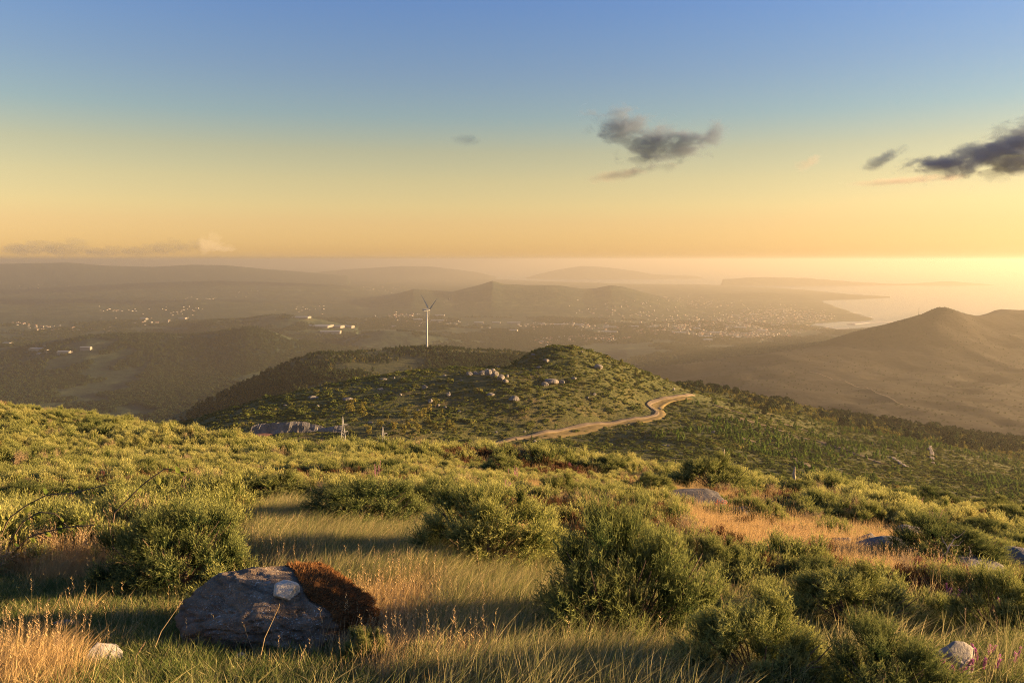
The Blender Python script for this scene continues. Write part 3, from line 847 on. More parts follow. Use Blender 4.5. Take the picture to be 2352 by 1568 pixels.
near_rocks = [  # X, Y, width, height in the sketch, label
    (232, 1530, 112, 44, 'granite', 'narrow white granite rock leaning in the short grass', -0.7),
    (150, 1448, 70, 16, 'rock', 'flat grey stone sunk in the green lawn', 0.0),
    (555, 1530, 40, 18, 'rock', 'small grey stone in the grass at the foot of the boulder', 0.0),
    (2185, 1560, 130, 70, 'granite', 'pale rounded stone among pink heather', 0.2),
    (1590, 1150, 200, 16, 'slab', 'dark flat rock slab beside the tall straw grass', 0.1),
    (1700, 1190, 70, 22, 'rock', 'small grey stone in the straw grass below the dark slab', 0.3),
    (1985, 1150, 100, 22, 'rock', 'low blue grey slab among the far gorse', 0.0),
    (1930, 1262, 60, 26, 'rock', 'small pale slab by the end of the straw grass', 0.1),
    (1990, 1262, 60, 32, 'rock', 'upright grey stone between two flat slabs', 0.2),
    (2060, 1285, 190, 42, 'rock', 'long grey slab running up to the dead branch', -0.35),
    (2225, 1325, 160, 40, 'rock', 'long low grey slab below the dead branch', -0.3),
    (2330, 1300, 110, 36, 'rock', 'grey slab beyond the rounded gorse bush', -0.3),
    (2090, 1230, 90, 16, 'rock', 'thin pale slab uphill of the long slab', -0.2),
]
ROCK_AT = []
for i, (X, Y, w, h, mt, lb, rz) in enumerate(near_rocks):
    p = gA(min(X, 2345), min(Y, 1566))
    s = px2m(p)
    ROCK_AT.append((p[0], p[1], w * s / 2))
    rock('rock_slab' if w > 2.5 * h else 'rock', p, w * s / 2, w * s * 0.42, max(h * s * 0.95, 0.07), 100 + i, M[mt], lb, 'rock', rz=rz, sink=0.3, sub=3, rough=0.1, cuts=14)

# rocks of the hillside, seen across the dip
hill_rocks = [
    (875, 893, 22, 7), (1030, 905, 17, 16), (975, 888, 19, 13), (988, 920, 16, 11), (920, 905, 9, 6), (720, 912, 30, 9), (730, 932, 12, 6), (800, 915, 36, 8),
    (1127, 906, 24, 9), (1180, 915, 30, 14), (1372, 842, 30, 13), (1250, 882, 24, 12), (1265, 874, 46, 18), (1290, 876, 16, 12), (1318, 868, 18, 8),
    (1055, 945, 14, 6), (960, 942, 13, 5), (850, 970, 16, 5), (655, 930, 12, 4), (700, 948, 7, 3), (610, 952, 16, 3), (1022, 934, 13, 6), (1007, 930, 12, 6),
    (1365, 905, 14, 6), (1350, 912, 7, 5), (1515, 938, 14, 7), (1526, 1022, 11, 6), (1535, 1023, 10, 5), (1140, 992, 10, 5), (1205, 990, 8, 4), (1238, 843, 18, 6), (1150, 870, 14, 6), (1225, 815, 14, 8),
    (1337, 808, 6, 7), (1255, 828, 22, 7), (905, 868, 7, 6), (880, 870, 22, 6), (1060, 873, 10, 4), (1020, 862, 14, 4), (1548, 893, 10, 8), (1228, 1013, 12, 8), (1600, 890, 4, 4), (1605, 985, 16, 8), (1640, 992, 22, 9), (1145, 818, 8, 6),
]
hr_lab = {0: 'pale flat rock on the dark shoulder of the hill', 1: 'pointed pale boulder standing alone on the scrubby hillside', 2: 'blocky boulder just below the crest of the hill', 3: 'white split rock below the pointed boulder',
          10: 'wide pale boulder under the rounded summit', 12: 'long lumpy granite boulder in the middle of the hillside', 39: 'white rock standing where the hill meets the plantation', 40: 'white stone beside the dirt road'}
def hill_place(X, Y):
    if X < 770: return 'on the dark left flank of the hill'
    if Y < 850: return 'just under the rounded summit'
    if X < 900 and Y < 900: return 'along the left crest line'
    if X < 900: return 'beside the pair of golden trees'
    if X < 1070 and Y < 915: return 'on the open slope left of the outcrop'
    if X < 1070: return 'among the scrub above the young grove'
    if X < 1240 and Y < 930: return 'on the slope under the outcrop'
    if Y > 980 and X < 1300: return 'on the bank of the dirt road'
    if X < 1330: return 'in the cluster in the middle of the hillside'
    if Y > 960: return 'on the pine dotted slope below the road'
    return 'on the slope above the road bend'
for i, (X, Y, w, h) in enumerate(hill_rocks):
    p = gB(X, Y + h * 0.4)
    if p is None: continue
    s = px2m(p)
    r_ = np.random.default_rng(900 + i)
    rock('hill_boulder', p, w * s * 0.43, w * s * 0.34, h * s * 0.55, 200 + i, M['hillrock'], hr_lab.get(i) or ('%s %s granite boulder %s' % ('tiny' if w < 9 else 'small' if w < 15 else 'middling' if w < 23 else 'large', 'blocky' if h > 0.55 * w else 'low' if h > 0.38 * w else 'flat', hill_place(X, Y))), 'boulder', 'boulders scattered over the hillside', rz=r_.uniform(-0.5, 0.5), sink=0.3, sub=3, rough=0.14, cuts=16)

# the outcrop on the crest
p0 = gB(1130, 866)
oc = empty('rock_outcrop', p0, 'jagged granite outcrop on the crest of the rocky hill', 'outcrop')
for i, (X, Y, w, h) in enumerate([(1078, 858, 22, 12), (1092, 856, 20, 10), (1106, 857, 22, 15), (1122, 858, 26, 20), (1138, 862, 28, 20), (1150, 868, 26, 18), (1160, 874, 20, 12), (1118, 852, 20, 14), (1132, 852, 18, 14), (1165, 862, 10, 9)]):
    p = gB(X, Y + 4); s = px2m(p)
    rock('boulder', p - p0, w * s * 0.42, w * s * 0.4, h * s * 0.52, 300 + i, M['hillrock'], rz=0.3 * i, sink=0.3, parent=oc, cuts=14)
M['cutting'] = rock_mat('rock_cutting', (0.09, 0.082, 0.075), (0.21, 0.19, 0.17), (0.2, 0.19, 0.18), 0.62, 0.3, (0.10, 0.075, 0.055), 0.4)
# quarry face under the hill
qa, qb = gB(575, 1000), gB(785, 992)
m_ = 44; hh = 8
V = []; Fc = []
for i in range(m_):
    tt = i / (m_ - 1)
    b0 = qa * (1 - tt) + qb * tt
    top = 2 + 3.2 * math.sin(math.pi * min(1, tt * 1.1 + 0.12)) ** 0.6 + 1.5 * float(vnoise(np.array([i * 0.35]), np.array([0.5]), 62)[0])
    for j in range(hh + 2):
        zz = -8 + (top + 8) * j / hh
        if j > hh: V.append((b0[0], b0[1] + 3, b0[2] + top - 2.5)); continue
        V.append((b0[0] + 0.4 * math.sin(i * 2.1 + j), b0[1] - 2 + 0.28 * zz + 3.0 * float(fbm(np.array([i * 0.23]), np.array([j * 0.3]), 61, 3)[0]) + 0.5 * math.floor(j / 2), b0[2] + zz))
for i in range(m_ - 1):
    for j in range(hh + 1):
        a = i * (hh + 2) + j
        Fc.append((a, a + hh + 2, a + hh + 3, a + 1))
tag(mesh_obj('quarry_face', V, Fc, M['cutting']), 'bare grey rock cutting along the foot of the hill', 'rock face')
p = gB(603, 1003)
V, f_ = rock_shape(77, 6, 4, 1.4, 2, 5, 0.05)
o = mesh_obj('earth_mound', V, f_, M['red']); o.location = p; tag(o, 'low mound of bare red earth beside the rock cutting', 'mound')

# ------------------------------------------------------------------ roads
def drape(name, sk, gf, zf, width, mat, lift=0.25, label=None, cat=None, kind='structure', wob=0.0, extra=0.0):
    pts = [gf(X, Y) for X, Y in sk]
    pts = np.array([q for q in pts if q is not None])
    seg = np.r_[0, np.cumsum(np.linalg.norm(np.diff(pts[:, :2], axis=0), axis=1))]
    n = max(8, int(seg[-1] / (width * 0.7)))
    s = np.linspace(0, seg[-1], n)
    x, y = np.interp(s, seg, pts[:, 0]), np.interp(s, seg, pts[:, 1])
    for _ in range(3):
        x[1:-1] = (x[:-2] + 2 * x[1:-1] + x[2:]) / 4; y[1:-1] = (y[:-2] + 2 * y[1:-1] + y[2:]) / 4
    tx, ty = np.gradient(x), np.gradient(y); l = np.hypot(tx, ty) + 1e-9
    nx, ny = -ty / l, tx / l
    V = []; m = 7
    off = np.linspace(-1, 1, m)
    zc = zf(x, y)
    for k in range(m):
        w = width / 2 * (1 + wob * (vnoise(s / width * 0.5, s * 0 + k * 3.1, 5) - 0.5))
        px_, py_ = x + nx * off[k] * w + nx * extra, y + ny * off[k] * w + ny * extra
        zz = np.maximum(zf(px_, py_), zc - 1.0) + lift * (1 if abs(off[k]) < 0.99 else -1.5)
        V.append(np.stack([px_, py_, zz], 1))
    V = np.stack(V, 1).reshape(-1, 3)
    i = np.arange(n * m).reshape(n, m)
    Q = np.stack([i[:-1, :-1], i[:-1, 1:], i[1:, 1:], i[1:, :-1]], -1).reshape(-1, 4)
    o = mesh_obj(name, V, Q[:, ::-1] if True else Q, mat, smooth=True)
    return tag(o, label, cat, kind=kind), np.stack([x, y], 1)
road_sk = [(1090, 1032), (1130, 1021), (1200, 1006), (1260, 993), (1320, 983), (1380, 973), (1440, 966), (1478, 962), (1505, 956), (1512, 948), (1500, 940), (1488, 933), (1490, 927), (1510, 921), (1540, 915), (1570, 910), (1592, 908)]
_, ROAD = drape('dirt_road', road_sk, gB, zB, 3.8, M['road'], 0.75, wob=0.6)
drape('dry_verge', road_sk[2:-1], gB, zB, 10, M['verge'], 0.3, wob=1.2, extra=-3.0)
def drape_d(name, sk, zf, width, mat, lift):
    gf = lambda X, Y: None
    it = iter(sk)
    return drape(name, [(q[0], q[1]) for q in sk], lambda X, Y: P(*next(it)), zf, width, mat, lift)
drape_d('dirt_road', [(2137, 1016, 525), (2133, 1028, 505), (2140, 1040, 482), (2140, 1052, 460), (2141, 1066, 436)], zB, 3.5, M['path'], 0.6)
drape_d('dirt_road', [(2048, 1064, 430), (2068, 1074, 415), (2082, 1088, 395)], zB, 3.5, M['path'], 0.6)
drape('earth_track', [(1690, 1002), (1760, 1022), (1810, 1042), (1850, 1066), (1890, 1085)], gB, zB, 5, M['track'], 0.4, wob=0.5)
drape('earth_track', [(1700, 962), (1780, 985), (1860, 1010), (1960, 1040), (2030, 1066)], gB, zB, 5, M['track'], 0.4, wob=0.5)
drape('earth_track', [(1640, 930), (1720, 955), (1800, 975), (1900, 1005)], gB, zB, 4, M['track'], 0.4, wob=0.5)
drape('valley_road', [(470, 921), (500, 915), (530, 910), (560, 906), (585, 902)], gP, zP, 12, M['road'], 1.5)
drape('valley_road', [(1860, 855), (1940, 875), (2020, 905), (2060, 925), (2100, 935)], gE, zE, 5, M['track'], 0.8)

# ------------------------------------------------------------------ wind turbine, pylons, mast
def lathe(prof, n=20):
    V = []; Fc = []
    for (r_, z_) in prof:
        for j in range(n):
            a = 6.2832 * j / n
            V.append((r_ * math.cos(a), r_ * math.sin(a), z_))
    for i in range(len(prof) - 1):
        for j in range(n):
            k = (j + 1) % n
            Fc.append((i * n + j, i * n + k, (i + 1) * n + k, (i + 1) * n + j))
    Fc.append(tuple(range(n))[::-1]); Fc.append(tuple((len(prof) - 1) * n + j for j in range(n)))
    return np.array(V), Fc
tb = P(981, 804, 1450); tb[2] = float(zC(tb[0], tb[1])) - 1
hub_h = P(978, 712, 1450)[2] - tb[2]
wt = empty('wind_turbine', tb, 'white three bladed wind turbine standing on the ridge behind the hill', 'wind turbine')
V, Fc = lathe([(2.0, 0), (1.95, 6), (1.6, hub_h * 0.5), (1.2, hub_h - 1.5)], 24)
mesh_obj('tower', V, Fc, M['white'], wt, smooth=True)
V, Fc = lathe([(2.1, 0), (2.1, 2.2)], 24)
o = mesh_obj('base_ring', V, Fc, M['dark'], wt)
RD = norm(np.array([0.90, 0.43, 0.0]))                # rotor axis, turned to the right and away
SD = np.array([-RD[1], RD[0], 0])
def prism(c, ax, hw, hh, segs):
    V = []
    for (t_, kw, kh) in segs:
        for sx, sz in ((-1, -0.8), (1, -0.8), (1, 0.7), (0.6, 1), (-0.6, 1), (-1, 0.7)):
            V.append(c + ax * t_ + np.cross(np.array([0, 0, 1.0]), ax) * sx * hw * kw + np.array([0, 0, 1.0]) * sz * hh * kh)
    n = 6; Fc = []
    for i in range(len(segs) - 1):
        for j in range(n):
            k = (j + 1) % n
            Fc.append((i * n + j, i * n + k, (i + 1) * n + k, (i + 1) * n + j))
    Fc.append(tuple(range(n))[::-1]); Fc.append(tuple((len(segs) - 1) * n + j for j in range(n)))
    return V, Fc
V, Fc = prism(np.array([0, 0, hub_h]), RD, 1.9, 1.9, [(-7.5, 0.75, 0.75), (-6, 1, 1), (2, 1, 1), (3, 0.8, 0.8)])
mesh_obj('nacelle', V, Fc, M['white'], wt)
V, Fc = lathe([(0.3, 0), (1.5, 0.2), (1.5, 1.6), (1.0, 2.6), (0.2, 3.1)], 16)
ax = RD; V = np.array([SD * q[0] + np.array([0, 0, 1.0]) * q[1] + ax * (3.0 + q[2]) + np.array([0, 0, hub_h]) for q in V])
hub = mesh_obj('hub', V, Fc, M['white'], wt, smooth=True)
for k in range(3):
    an = math.radians(-92 + 120 * k)
    bd = SD * -math.cos(an) + np.array([0, 0, 1.0]) * math.sin(an)
    ch = np.cross(ax, bd)
    LB = 50.0; V = []; Fc = []
    prof = [(0.8, 0.9, 0.9), (3, 1.0, 0.8), (8, 3.4, 0.7), (15, 2.9, 0.5), (28, 2.2, 0.36), (42, 1.3, 0.2), (LB, 0.2, 0.05)]
    for (t_, c_, th) in prof:
        tw = 0.35 * (1 - t_ / LB)
        cd = ch * math.cos(tw) + ax * math.sin(tw); td = np.cross(bd, cd)
        o0 = np.array([0, 0, hub_h]) + ax * 4.3 + bd * t_
        for (a_, b_) in ((-0.35, 0), (0, 0.5), (0.65, 0.05), (0, -0.5)):
            V.append(o0 + cd * c_ * a_ + td * th * b_)
    for i in range(len(prof) - 1):
        for j in range(4):
            k2 = (j + 1) % 4
            Fc.append((i * 4 + j, i * 4 + k2, (i + 1) * 4 + k2, (i + 1) * 4 + j))
    Fc.append((3, 2, 1, 0)); Fc.append(tuple((len(prof) - 1) * 4 + j for j in range(4)))
    mesh_obj('blade', V, Fc, M['white'], hub)

def bar(a, b, w):
    return tubes([[np.array(a, float), np.array(b, float)]], [w], 4)
def pylon(X, Ytop, d, H, label, rz):
    top = P(X, Ytop, d); base = top - np.array([0, 0, H])
    zg = float(zB(base[0], base[1]))
    H = top[2] - zg; base[2] = zg
    py = empty('power_pylon', base, label, 'pylon', 'pylons in the dip', rz)
    B, W = H * 0.11, H * 0.035
    def corner(s, t_):
        w = B + (W - B) * min(1, t_ / 0.62) if t_ < 0.62 else W * (1 - (t_ - 0.62) / 0.38 * 0.9)
        return np.array([s[0] * w, s[1] * w, H * t_])
    cs = [(-1, -1), (1, -1), (1, 1), (-1, 1)]
    for s in cs:
        V, Fc = tubes([[corner(s, 0), corner(s, 0.62), corner(s, 1.0)]], [0.10], 4)
        mesh_obj('leg', V, Fc, M['steel'], py)
    lv = [0, 0.12, 0.24, 0.35, 0.45, 0.54, 0.62, 0.69, 0.76, 0.83, 0.9]
    V = []; Fc = []
    for a, b in zip(lv[:-1], lv[1:]):
        for i in range(4):
            s, e = cs[i], cs[(i + 1) % 4]
            for q0, q1 in ((corner(s, a), corner(e, b)), (corner(e, a), corner(s, b)), (corner(s, b), corner(e, b))):
                v_, f_ = bar(q0, q1, 0.05); n0 = len(V); V += list(v_); Fc += [tuple(j + n0 for j in q) for q in f_]
    mesh_obj('lattice', V, Fc, M['steel'], py)
    for t_, sd_, L in ((0.76, 1, 0.115), (0.64, -1, 0.115), (0.56, 1, 0.115)):
        tip = np.array([sd_ * (W + H * L), 0, H * t_])
        V = []; Fc = []
        for q in ((sd_, -1, t_ + 0.03), (sd_, 1, t_ + 0.03), (sd_, -1, t_ - 0.02), (sd_, 1, t_ - 0.02)):
            v_, f_ = bar(corner((q[0], q[1]), q[2]), tip, 0.07); n0 = len(V); V += list(v_); Fc += [tuple(j + n0 for j in w) for w in f_]
        arm = mesh_obj('cross_arm', V, Fc, M['steel'], py)
        V, Fc = lathe([(0.1, -1.6), (0.16, -1.4), (0.1, -1.2), (0.16, -0.9), (0.1, -0.7), (0.16, -0.4), (0.05, 0)], 6)
        mesh_obj('insulator', V + tip, Fc, M['dark'], arm)
    return py
pyA = pylon(787, 957, 360, 24, 'grey lattice power pylon standing in the dip before the hill', 0.3)
pyB = pylon(879, 979, 345, 18, 'tip of a second power pylon rising behind the gorse', 0.5)
a_ = np.array(pyA.location) + np.array([3.0, 0.6, 18.0]); b_ = np.array(pyB.location) + np.array([2.2, 0.6, 13.0])
tt = np.linspace(0, 1, 16)[:, None]
V, Fc = tubes([a_ * (1 - tt) + b_ * tt - np.array([0, 0, 2.0]) * (tt * (1 - tt) * 4)], [0.03], 4)
tag(mesh_obj('power_cable', V, Fc, M['steel']), 'thin power cable strung between the two pylons', 'cable')
p = gE(2110, 724)
ms = empty('radio_mast', p, 'thin radio mast on the shoulder of the brown hill', 'mast')
V, Fc = lathe([(0.9, -2), (0.6, 14), (0.2, 28)], 6); mesh_obj('pole', V, Fc, M['dark'], ms)
V, Fc = lathe([(1.1, 20), (1.1, 22)], 8); mesh_obj('antenna', V, Fc, M['dark'], ms)

# ------------------------------------------------------------------ trees of the hillside
def tree_proto(seed, h, w, mat, n=520, conic=0.0, leaf=0.28, trunk=0.35):
    r = np.random.default_rng(seed)
    ps = [[(0, 0, -0.5), (r.normal(0, 0.1), r.normal(0, 0.1), h * 0.35), (r.normal(0, 0.2), r.normal(0, 0.2), h * 0.85)]]
    rs = [np.array([0.16, 0.11, 0.04])]
    S = [[], [], [], []]
    off = 0
    for k in range(7):
        a = r.uniform(0, 6.28); q = np.array([math.cos(a) * w * 0.28, math.sin(a) * w * 0.28, h * (trunk + (0.85 - trunk) * k / 6)])
        if conic: q[:2] *= (1 - 0.8 * k / 6)
        ps.append([(0, 0, q[2] * 0.7), tuple(q * np.array([0.6, 0.6, 0.9])), tuple(q)]); rs.append(np.array([0.06, 0.05, 0.02]))
        rr = w * 0.30 * r.uniform(0.7, 1.2) * (1 - conic * 0.55 * k / 6)
        V, Fc, ti, tp = blob_shape(seed * 31 + k, n // 7, rr, rr * 1.5, leaf)
        V = V + q - np.array([0, 0, rr * 0.7])
        S[0].append(V); S[1].append(Fc + off); S[2].append(ti); S[3].append(tp); off += len(V)
    TV, TF = tubes(ps, rs, 5)
    return (TV, TF), (np.vstack(S[0]), np.vstack(S[1]), np.concatenate(S[2]), np.concatenate(S[3])), mat
tree_protos = {}
for nm, args in {'yellow': [(1, 7.5, 6.5, 'tree', 640, 0, 0.36, 0.18), (2, 7.0, 5.0, 'tree', 560, 0, 0.34, 0.18), (3, 8, 4.5, 'tree', 420, 0, 0.36, 0.3)],
                 'pine': [(4, 5.0, 2.4, 'pine', 380, 0.7, 0.26, 0.12), (5, 6.0, 3.0, 'pine', 420, 0.6, 0.3, 0.12)],
                 'dark': [(6, 9, 6, 'hshrub', 520, 0, 0.45, 0.35), (7, 11, 5, 'hshrub', 480, 0, 0.45, 0.45)]}.items():
    lst = []
    for a in args:
        (TV, TF), S, mt = tree_proto(a[0], a[1], a[2], a[3], a[4], a[5], a[6], a[7])
        to = mesh_obj('trunk', TV, TF, M['bark'], link=False); co = shape_obj('crown', S, M[mt], link=False)
        lst.append((to.data, co.data, a[1]))
    tree_protos[nm] = lst
def tree(X, Y, hpx, kind, i, name, label, group, gf=gB):
    p = gf(X, Y)
    if p is None: return
    tm, cm, h0 = tree_protos[kind][i % len(tree_protos[kind])]
    e = empty(name, p, label, 'tree', group, rz=i * 1.7)
    s = hpx * px2m(p) / h0
    e.scale = (s, s, s)
    for nm, me in (('trunk', tm), ('crown', cm)):
        o = bpy.data.objects.new(nm, me); COL.objects.link(o); o.parent = e
for i, (X, Y, h) in enumerate([(806, 948, 33), (834, 956, 34)]):
    tree(X, Y, h, 'yellow', i, 'broadleaf_tree', ['rounded golden lit tree, the broader of the pair above the rock cutting', 'golden lit tree, the narrower of the pair above the rock cutting'][i], 'lone trees on the hillside')
for i, (X, Y, h) in enumerate([(930, 956, 22), (953, 972, 30), (970, 960, 24), (940, 985, 24), (905, 992, 26), (872, 985, 22), (985, 948, 22), (1000, 936, 18), (960, 990, 22), (925, 998, 26), (1016, 952, 12), (1035, 985, 22), (845, 998, 24), (1045, 998, 18), (1000, 985, 16), (985, 975, 20), (890, 965, 12)]):
    tree(X, Y, h, 'yellow', i + 1, 'eucalyptus_tree', 'slim young tree in the loose grove on the lower hillside', 'young trees in the grove')
for i, (X, Y, h) in enumerate([(1425, 842, 18), (1462, 862, 18), (1478, 866, 16), (1490, 872, 20), (1448, 852, 10), (1515, 874, 7), (1500, 876, 14), (1470, 868, 14)]):
    tree(X, Y, h, 'dark', i, 'pine_tree', 'dark pine among those along the right shoulder of the hill', 'pines on the hill shoulder')
tree(1221, 1010, 12, 'pine', 0, 'pine_tree', 'single small green pine beside the dirt road and white stone', None)
tree(1276, 987, 14, 'pine', 1, 'pine_tree', 'young pine standing on the upper bank of the dirt road', None)

# shrubs and saplings of the slopes: too many to count
far_protos = [shape_obj('hs', blob_shape(50 + k, 70, 1.25, 1.3, 0.34), M['hshrub'], link=False) for k in range(4)]
pine_protos = [shape_obj('hp', blob_shape(60 + k, 80, 0.9, 2.6, 0.34, conic=0.85), M['pine'], link=False) for k in range(3)]
wood_protos = [shape_obj('hw', blob_shape(70 + k, 130, 4.0, 9.0, 1.0), M['wood_far'], link=False) for k in range(3)]
gold_protos = [shape_obj('hg', blob_shape(80 + k, 80, 1.6, 5.0, 0.5), M['tree'], link=False) for k in range(3)]

n = 130000
x = rng.uniform(-330, 520, n); y = rng.uniform(170, 900, n)
ok = np.abs(x) < y * 0.72 + 10
x, y = x[ok], y[ok]
dens = vnoise(x * 0.05, y * 0.05, 91) * 0.6 + vnoise(x * 0.016, y * 0.016, 92) * 0.7
ok = dens > rng.uniform(0.1, 0.75, len(x))
x, y = x[ok], y[ok]
def road_d(x, y):
    d = np.full(len(x), 1e9)
    for q in ROAD[::2]:
        d = np.minimum(d, (x - q[0]) ** 2 + (y - q[1]) ** 2)
    return np.sqrt(d)
rd = road_d(x, y)
ok = rd > 5 + 9 * rng.uniform(0, 1, len(x)) * (rng.uniform(0, 1, len(x)) < 0.5)
x, y = x[ok], y[ok]
z = zB(x, y)
n = len(x)
s = rng.lognormal(-0.42, 0.4, n)
scatter('hillside_scrub', np.stack([x, y, z - 0.25], 1), rnd_rot(n), np.stack([s * 1.3, s * 1.3, s * rng.uniform(0.45, 0.9, n)], 1), rng.integers(0, 4, n), far_protos, 'low green and brown scrub covering the rocky hillside')

# young pines of the right hand slope
def region_pts(n, gf_z, box, polys, jit=9):
    x = rng.uniform(box[0], box[1], n); y = rng.uniform(box[2], box[3], n)
    z = gf_z(x, y)
    X, Y = proj(x, y, z)
    ok = np.zeros(n, bool)
    Xj, Yj = X + rng.normal(0, jit * 2.2, n), Y + rng.normal(0, jit, n)
    for pl in polys: ok |= in_poly(Xj, Yj, pl)
    return x[ok], y[ok], z[ok], X[ok], Y[ok]
x, y, z, X, Y = region_pts(50000, zB, (20, 480, 200, 760), [
    [(1480, 985), (1600, 930), (1680, 950), (1760, 1010), (1700, 1040), (1520, 1010)],
    [(1560, 1000), (1700, 960), (1820, 1010), (1900, 1090), (1750, 1080), (1600, 1040)],
    [(1760, 960), (1900, 1000), (2060, 1070), (2000, 1100), (1860, 1040)],
    [(1900, 985), (2100, 1005), (2352, 1080), (2352, 1150), (2150, 1060), (2000, 1030)]])
d_ = vnoise(x * 0.04, y * 0.04, 95)
ok = (d_ > 0.45) & (rng.uniform(0, 1, len(x)) < 0.4)
x, y, z = x[ok], y[ok], z[ok]; n = len(x); s = rng.uniform(0.6, 1.3, n)
scatter('young_pines', np.stack([x, y, z - 0.2], 1), rnd_rot(n, 0.05), np.stack([s, s, s * rng.uniform(0.8, 1.3, n)], 1), rng.integers(0, 3, n), pine_protos, 'bright green young pines dotting the right hand slope')
# plantations and valley woods
x, y, z, X, Y = region_pts(90000, zB, (80, 760, 540, 1000), [
    [(1555, 872), (1700, 890), (1690, 905), (1560, 893)], [(1700, 895), (1820, 930), (1800, 950), (1710, 930)], [(1850, 925), (2352, 975), (2500, 1010), (2500, 1075), (2352, 1065), (2200, 1020), (2000, 985), (1900, 965)]])
ok = (vnoise(x * 0.02, y * 0.02, 97) + 0.6 * vnoise(x * 0.07, y * 0.07, 197) > rng.uniform(0.55, 1.0, len(x))) & (rng.uniform(0, 1, len(x)) < 0.4)
x, y, z = x[ok], y[ok], z[ok]; n = len(x); s = rng.uniform(0.25, 0.75, n) * (0.6 + 0.8 * vnoise(x * 0.03, y * 0.03, 198))
scatter('valley_wood', np.stack([x, y, z - 0.4], 1), rnd_rot(n, 0.05), np.stack([s, s, s], 1), rng.integers(2, 6, n), wood_protos + gold_protos, 'hazy wood filling the valley below the brown hill')
# ridge wood
x, y, z, X, Y = region_pts(60000, zC, (-600, 300, 950, 1650), [[(420, 975), (560, 885), (700, 815), (1250, 800), (1260, 845), (900, 870), (600, 960)]])
ok = vnoise(x * 0.012, y * 0.012, 98) + rng.uniform(-0.25, 0.25, len(x)) > 0.42
x, y, z = x[ok], y[ok], z[ok]; n = len(x); s = rng.uniform(0.3, 0.8, n)
scatter('ridge_wood', np.stack([x, y, z - 0.4], 1), rnd_rot(n, 0.05), np.stack([s, s, s * rng.uniform(0.8, 1.4, n)], 1), rng.integers(0, 6, n), wood_protos + gold_protos, 'dark trees and shrubs covering the wind turbine ridge')
# lowland woods on the left and in the middle
n = 150000
aa = np.radians(rng.uniform(-35, 26, n)); rr = np.sqrt(rng.uniform(1900 ** 2, 6400 ** 2, n))
x, y = rr * np.sin(aa), rr * np.cos(aa)
aa2 = np.radians(rng.uniform(-36, -4, 30000)); rr2 = np.sqrt(rng.uniform(1750 ** 2, 3300 ** 2, 30000)); aa = np.r_[aa, aa2]; rr = np.r_[rr, rr2]; x = np.r_[x, rr2 * np.sin(aa2)]; y = np.r_[y, rr2 * np.cos(aa2)]; n = len(x)
dn = vnoise(x * 0.0035, y * 0.0035, 101) * 0.65 + vnoise(x * 0.012, y * 0.012, 102) * 0.35
cdv = coast_dist(x, y)
ok = (dn > np.where(rr < 3200, 0.36, 0.46)) & (cdv > 150) & (rng.uniform(0, 1, n) < np.clip(1.3 - rr / 6800, 0.3, 1))
x, y = x[ok], y[ok]; z = zP(x, y); n = len(x); s = rng.uniform(0.7, 1.5, n)
scatter('lowland_woods', np.stack([x, y, z - 1], 1), rnd_rot(n, 0.03), np.stack([s * 1.3, s * 1.3, s], 1), rng.integers(0, 3, n), wood_protos, 'dark woods spread over the hazy lowland')
# brown hill scrub
n = 9000
x = rng.uniform(250, 2300, n); y = rng.uniform(1000, 3000, n)
ok = (x < y * 0.72) & (vnoise(x * 0.006, y * 0.006, 104) + rng.uniform(-0.2, 0.2, n) > 0.5)
x, y = x[ok], y[ok]; z = zE(x, y); n = len(x); s = rng.uniform(0.2, 0.5, n)
scatter('brown_hill_scrub', np.stack([x, y, z - 0.5], 1), rnd_rot(n, 0.03), np.stack([s * 1.3, s * 1.3, s * 0.7], 1), rng.integers(0, 3, n), wood_protos, 'dark scrub over the hazy brown hill')

# ------------------------------------------------------------------ towns, sheds, harbour
def house_mesh(seed):
    r = np.random.default_rng(seed)
    w, l, h, rf = 1.0, r.uniform(1.0, 1.6), r.uniform(0.6, 1.0), r.uniform(0.2, 0.35)
    V = [(-w, -l, 0), (w, -l, 0), (w, l, 0), (-w, l, 0), (-w, -l, h), (w, -l, h), (w, l, h), (-w, l, h), (0, -l, h + rf), (0, l, h + rf)]
    Fw = [(0, 1, 5, 4), (1, 2, 6, 5), (2, 3, 7, 6), (3, 0, 4, 7), (4, 5, 8), (6, 7, 9)]
    Fr = [(5, 6, 9, 8), (7, 4, 8, 9)]
    me = bpy.data.meshes.new('house')
    me.from_pydata(V, [], Fw + Fr); me.materials.append(M['wallw']); me.materials.append(M['tile'] if seed % 3 else M['roofw'])
    for i in (6, 7): me.polygons[i].material_index = 1
    o = bpy.data.objects.new('house', me)
    return o
hp = [house_mesh(k) for k in range(5)]
towns = [  # X, Y, spread X, spread Y, count
    (1700, 745, 150, 22, 560), (1780, 720, 90, 16, 260), (1850, 732, 60, 14, 170), (1560, 755, 120, 14, 220), (1350, 785, 50, 7, 110), (1390, 790, 40, 6, 90), (1250, 795, 40, 7, 60), (1300, 760, 120, 10, 110), (1700, 775, 110, 10, 240),
    (1450, 725, 120, 16, 130), (1600, 700, 120, 14, 130), (990, 748, 60, 8, 60), (920, 735, 50, 6, 40), (1040, 705, 40, 6, 25), (100, 757, 60, 6, 22), (200, 758, 60, 5, 18), (40, 748, 40, 4, 15), (420, 722, 60, 8, 25), (260, 718, 40, 4, 16), (80, 665, 50, 4, 20), (480, 690, 80, 8, 14), (560, 680, 60, 6, 18), (640, 672, 40, 5, 12), (100, 835, 40, 8, 20), (160, 842, 40, 5, 16), (30, 800, 40, 6, 16), (330, 740, 60, 6, 18), (860, 672, 60, 6, 24),
    (700, 720, 60, 12, 20), (1500, 770, 60, 8, 60)]
px_, py_ = [], []
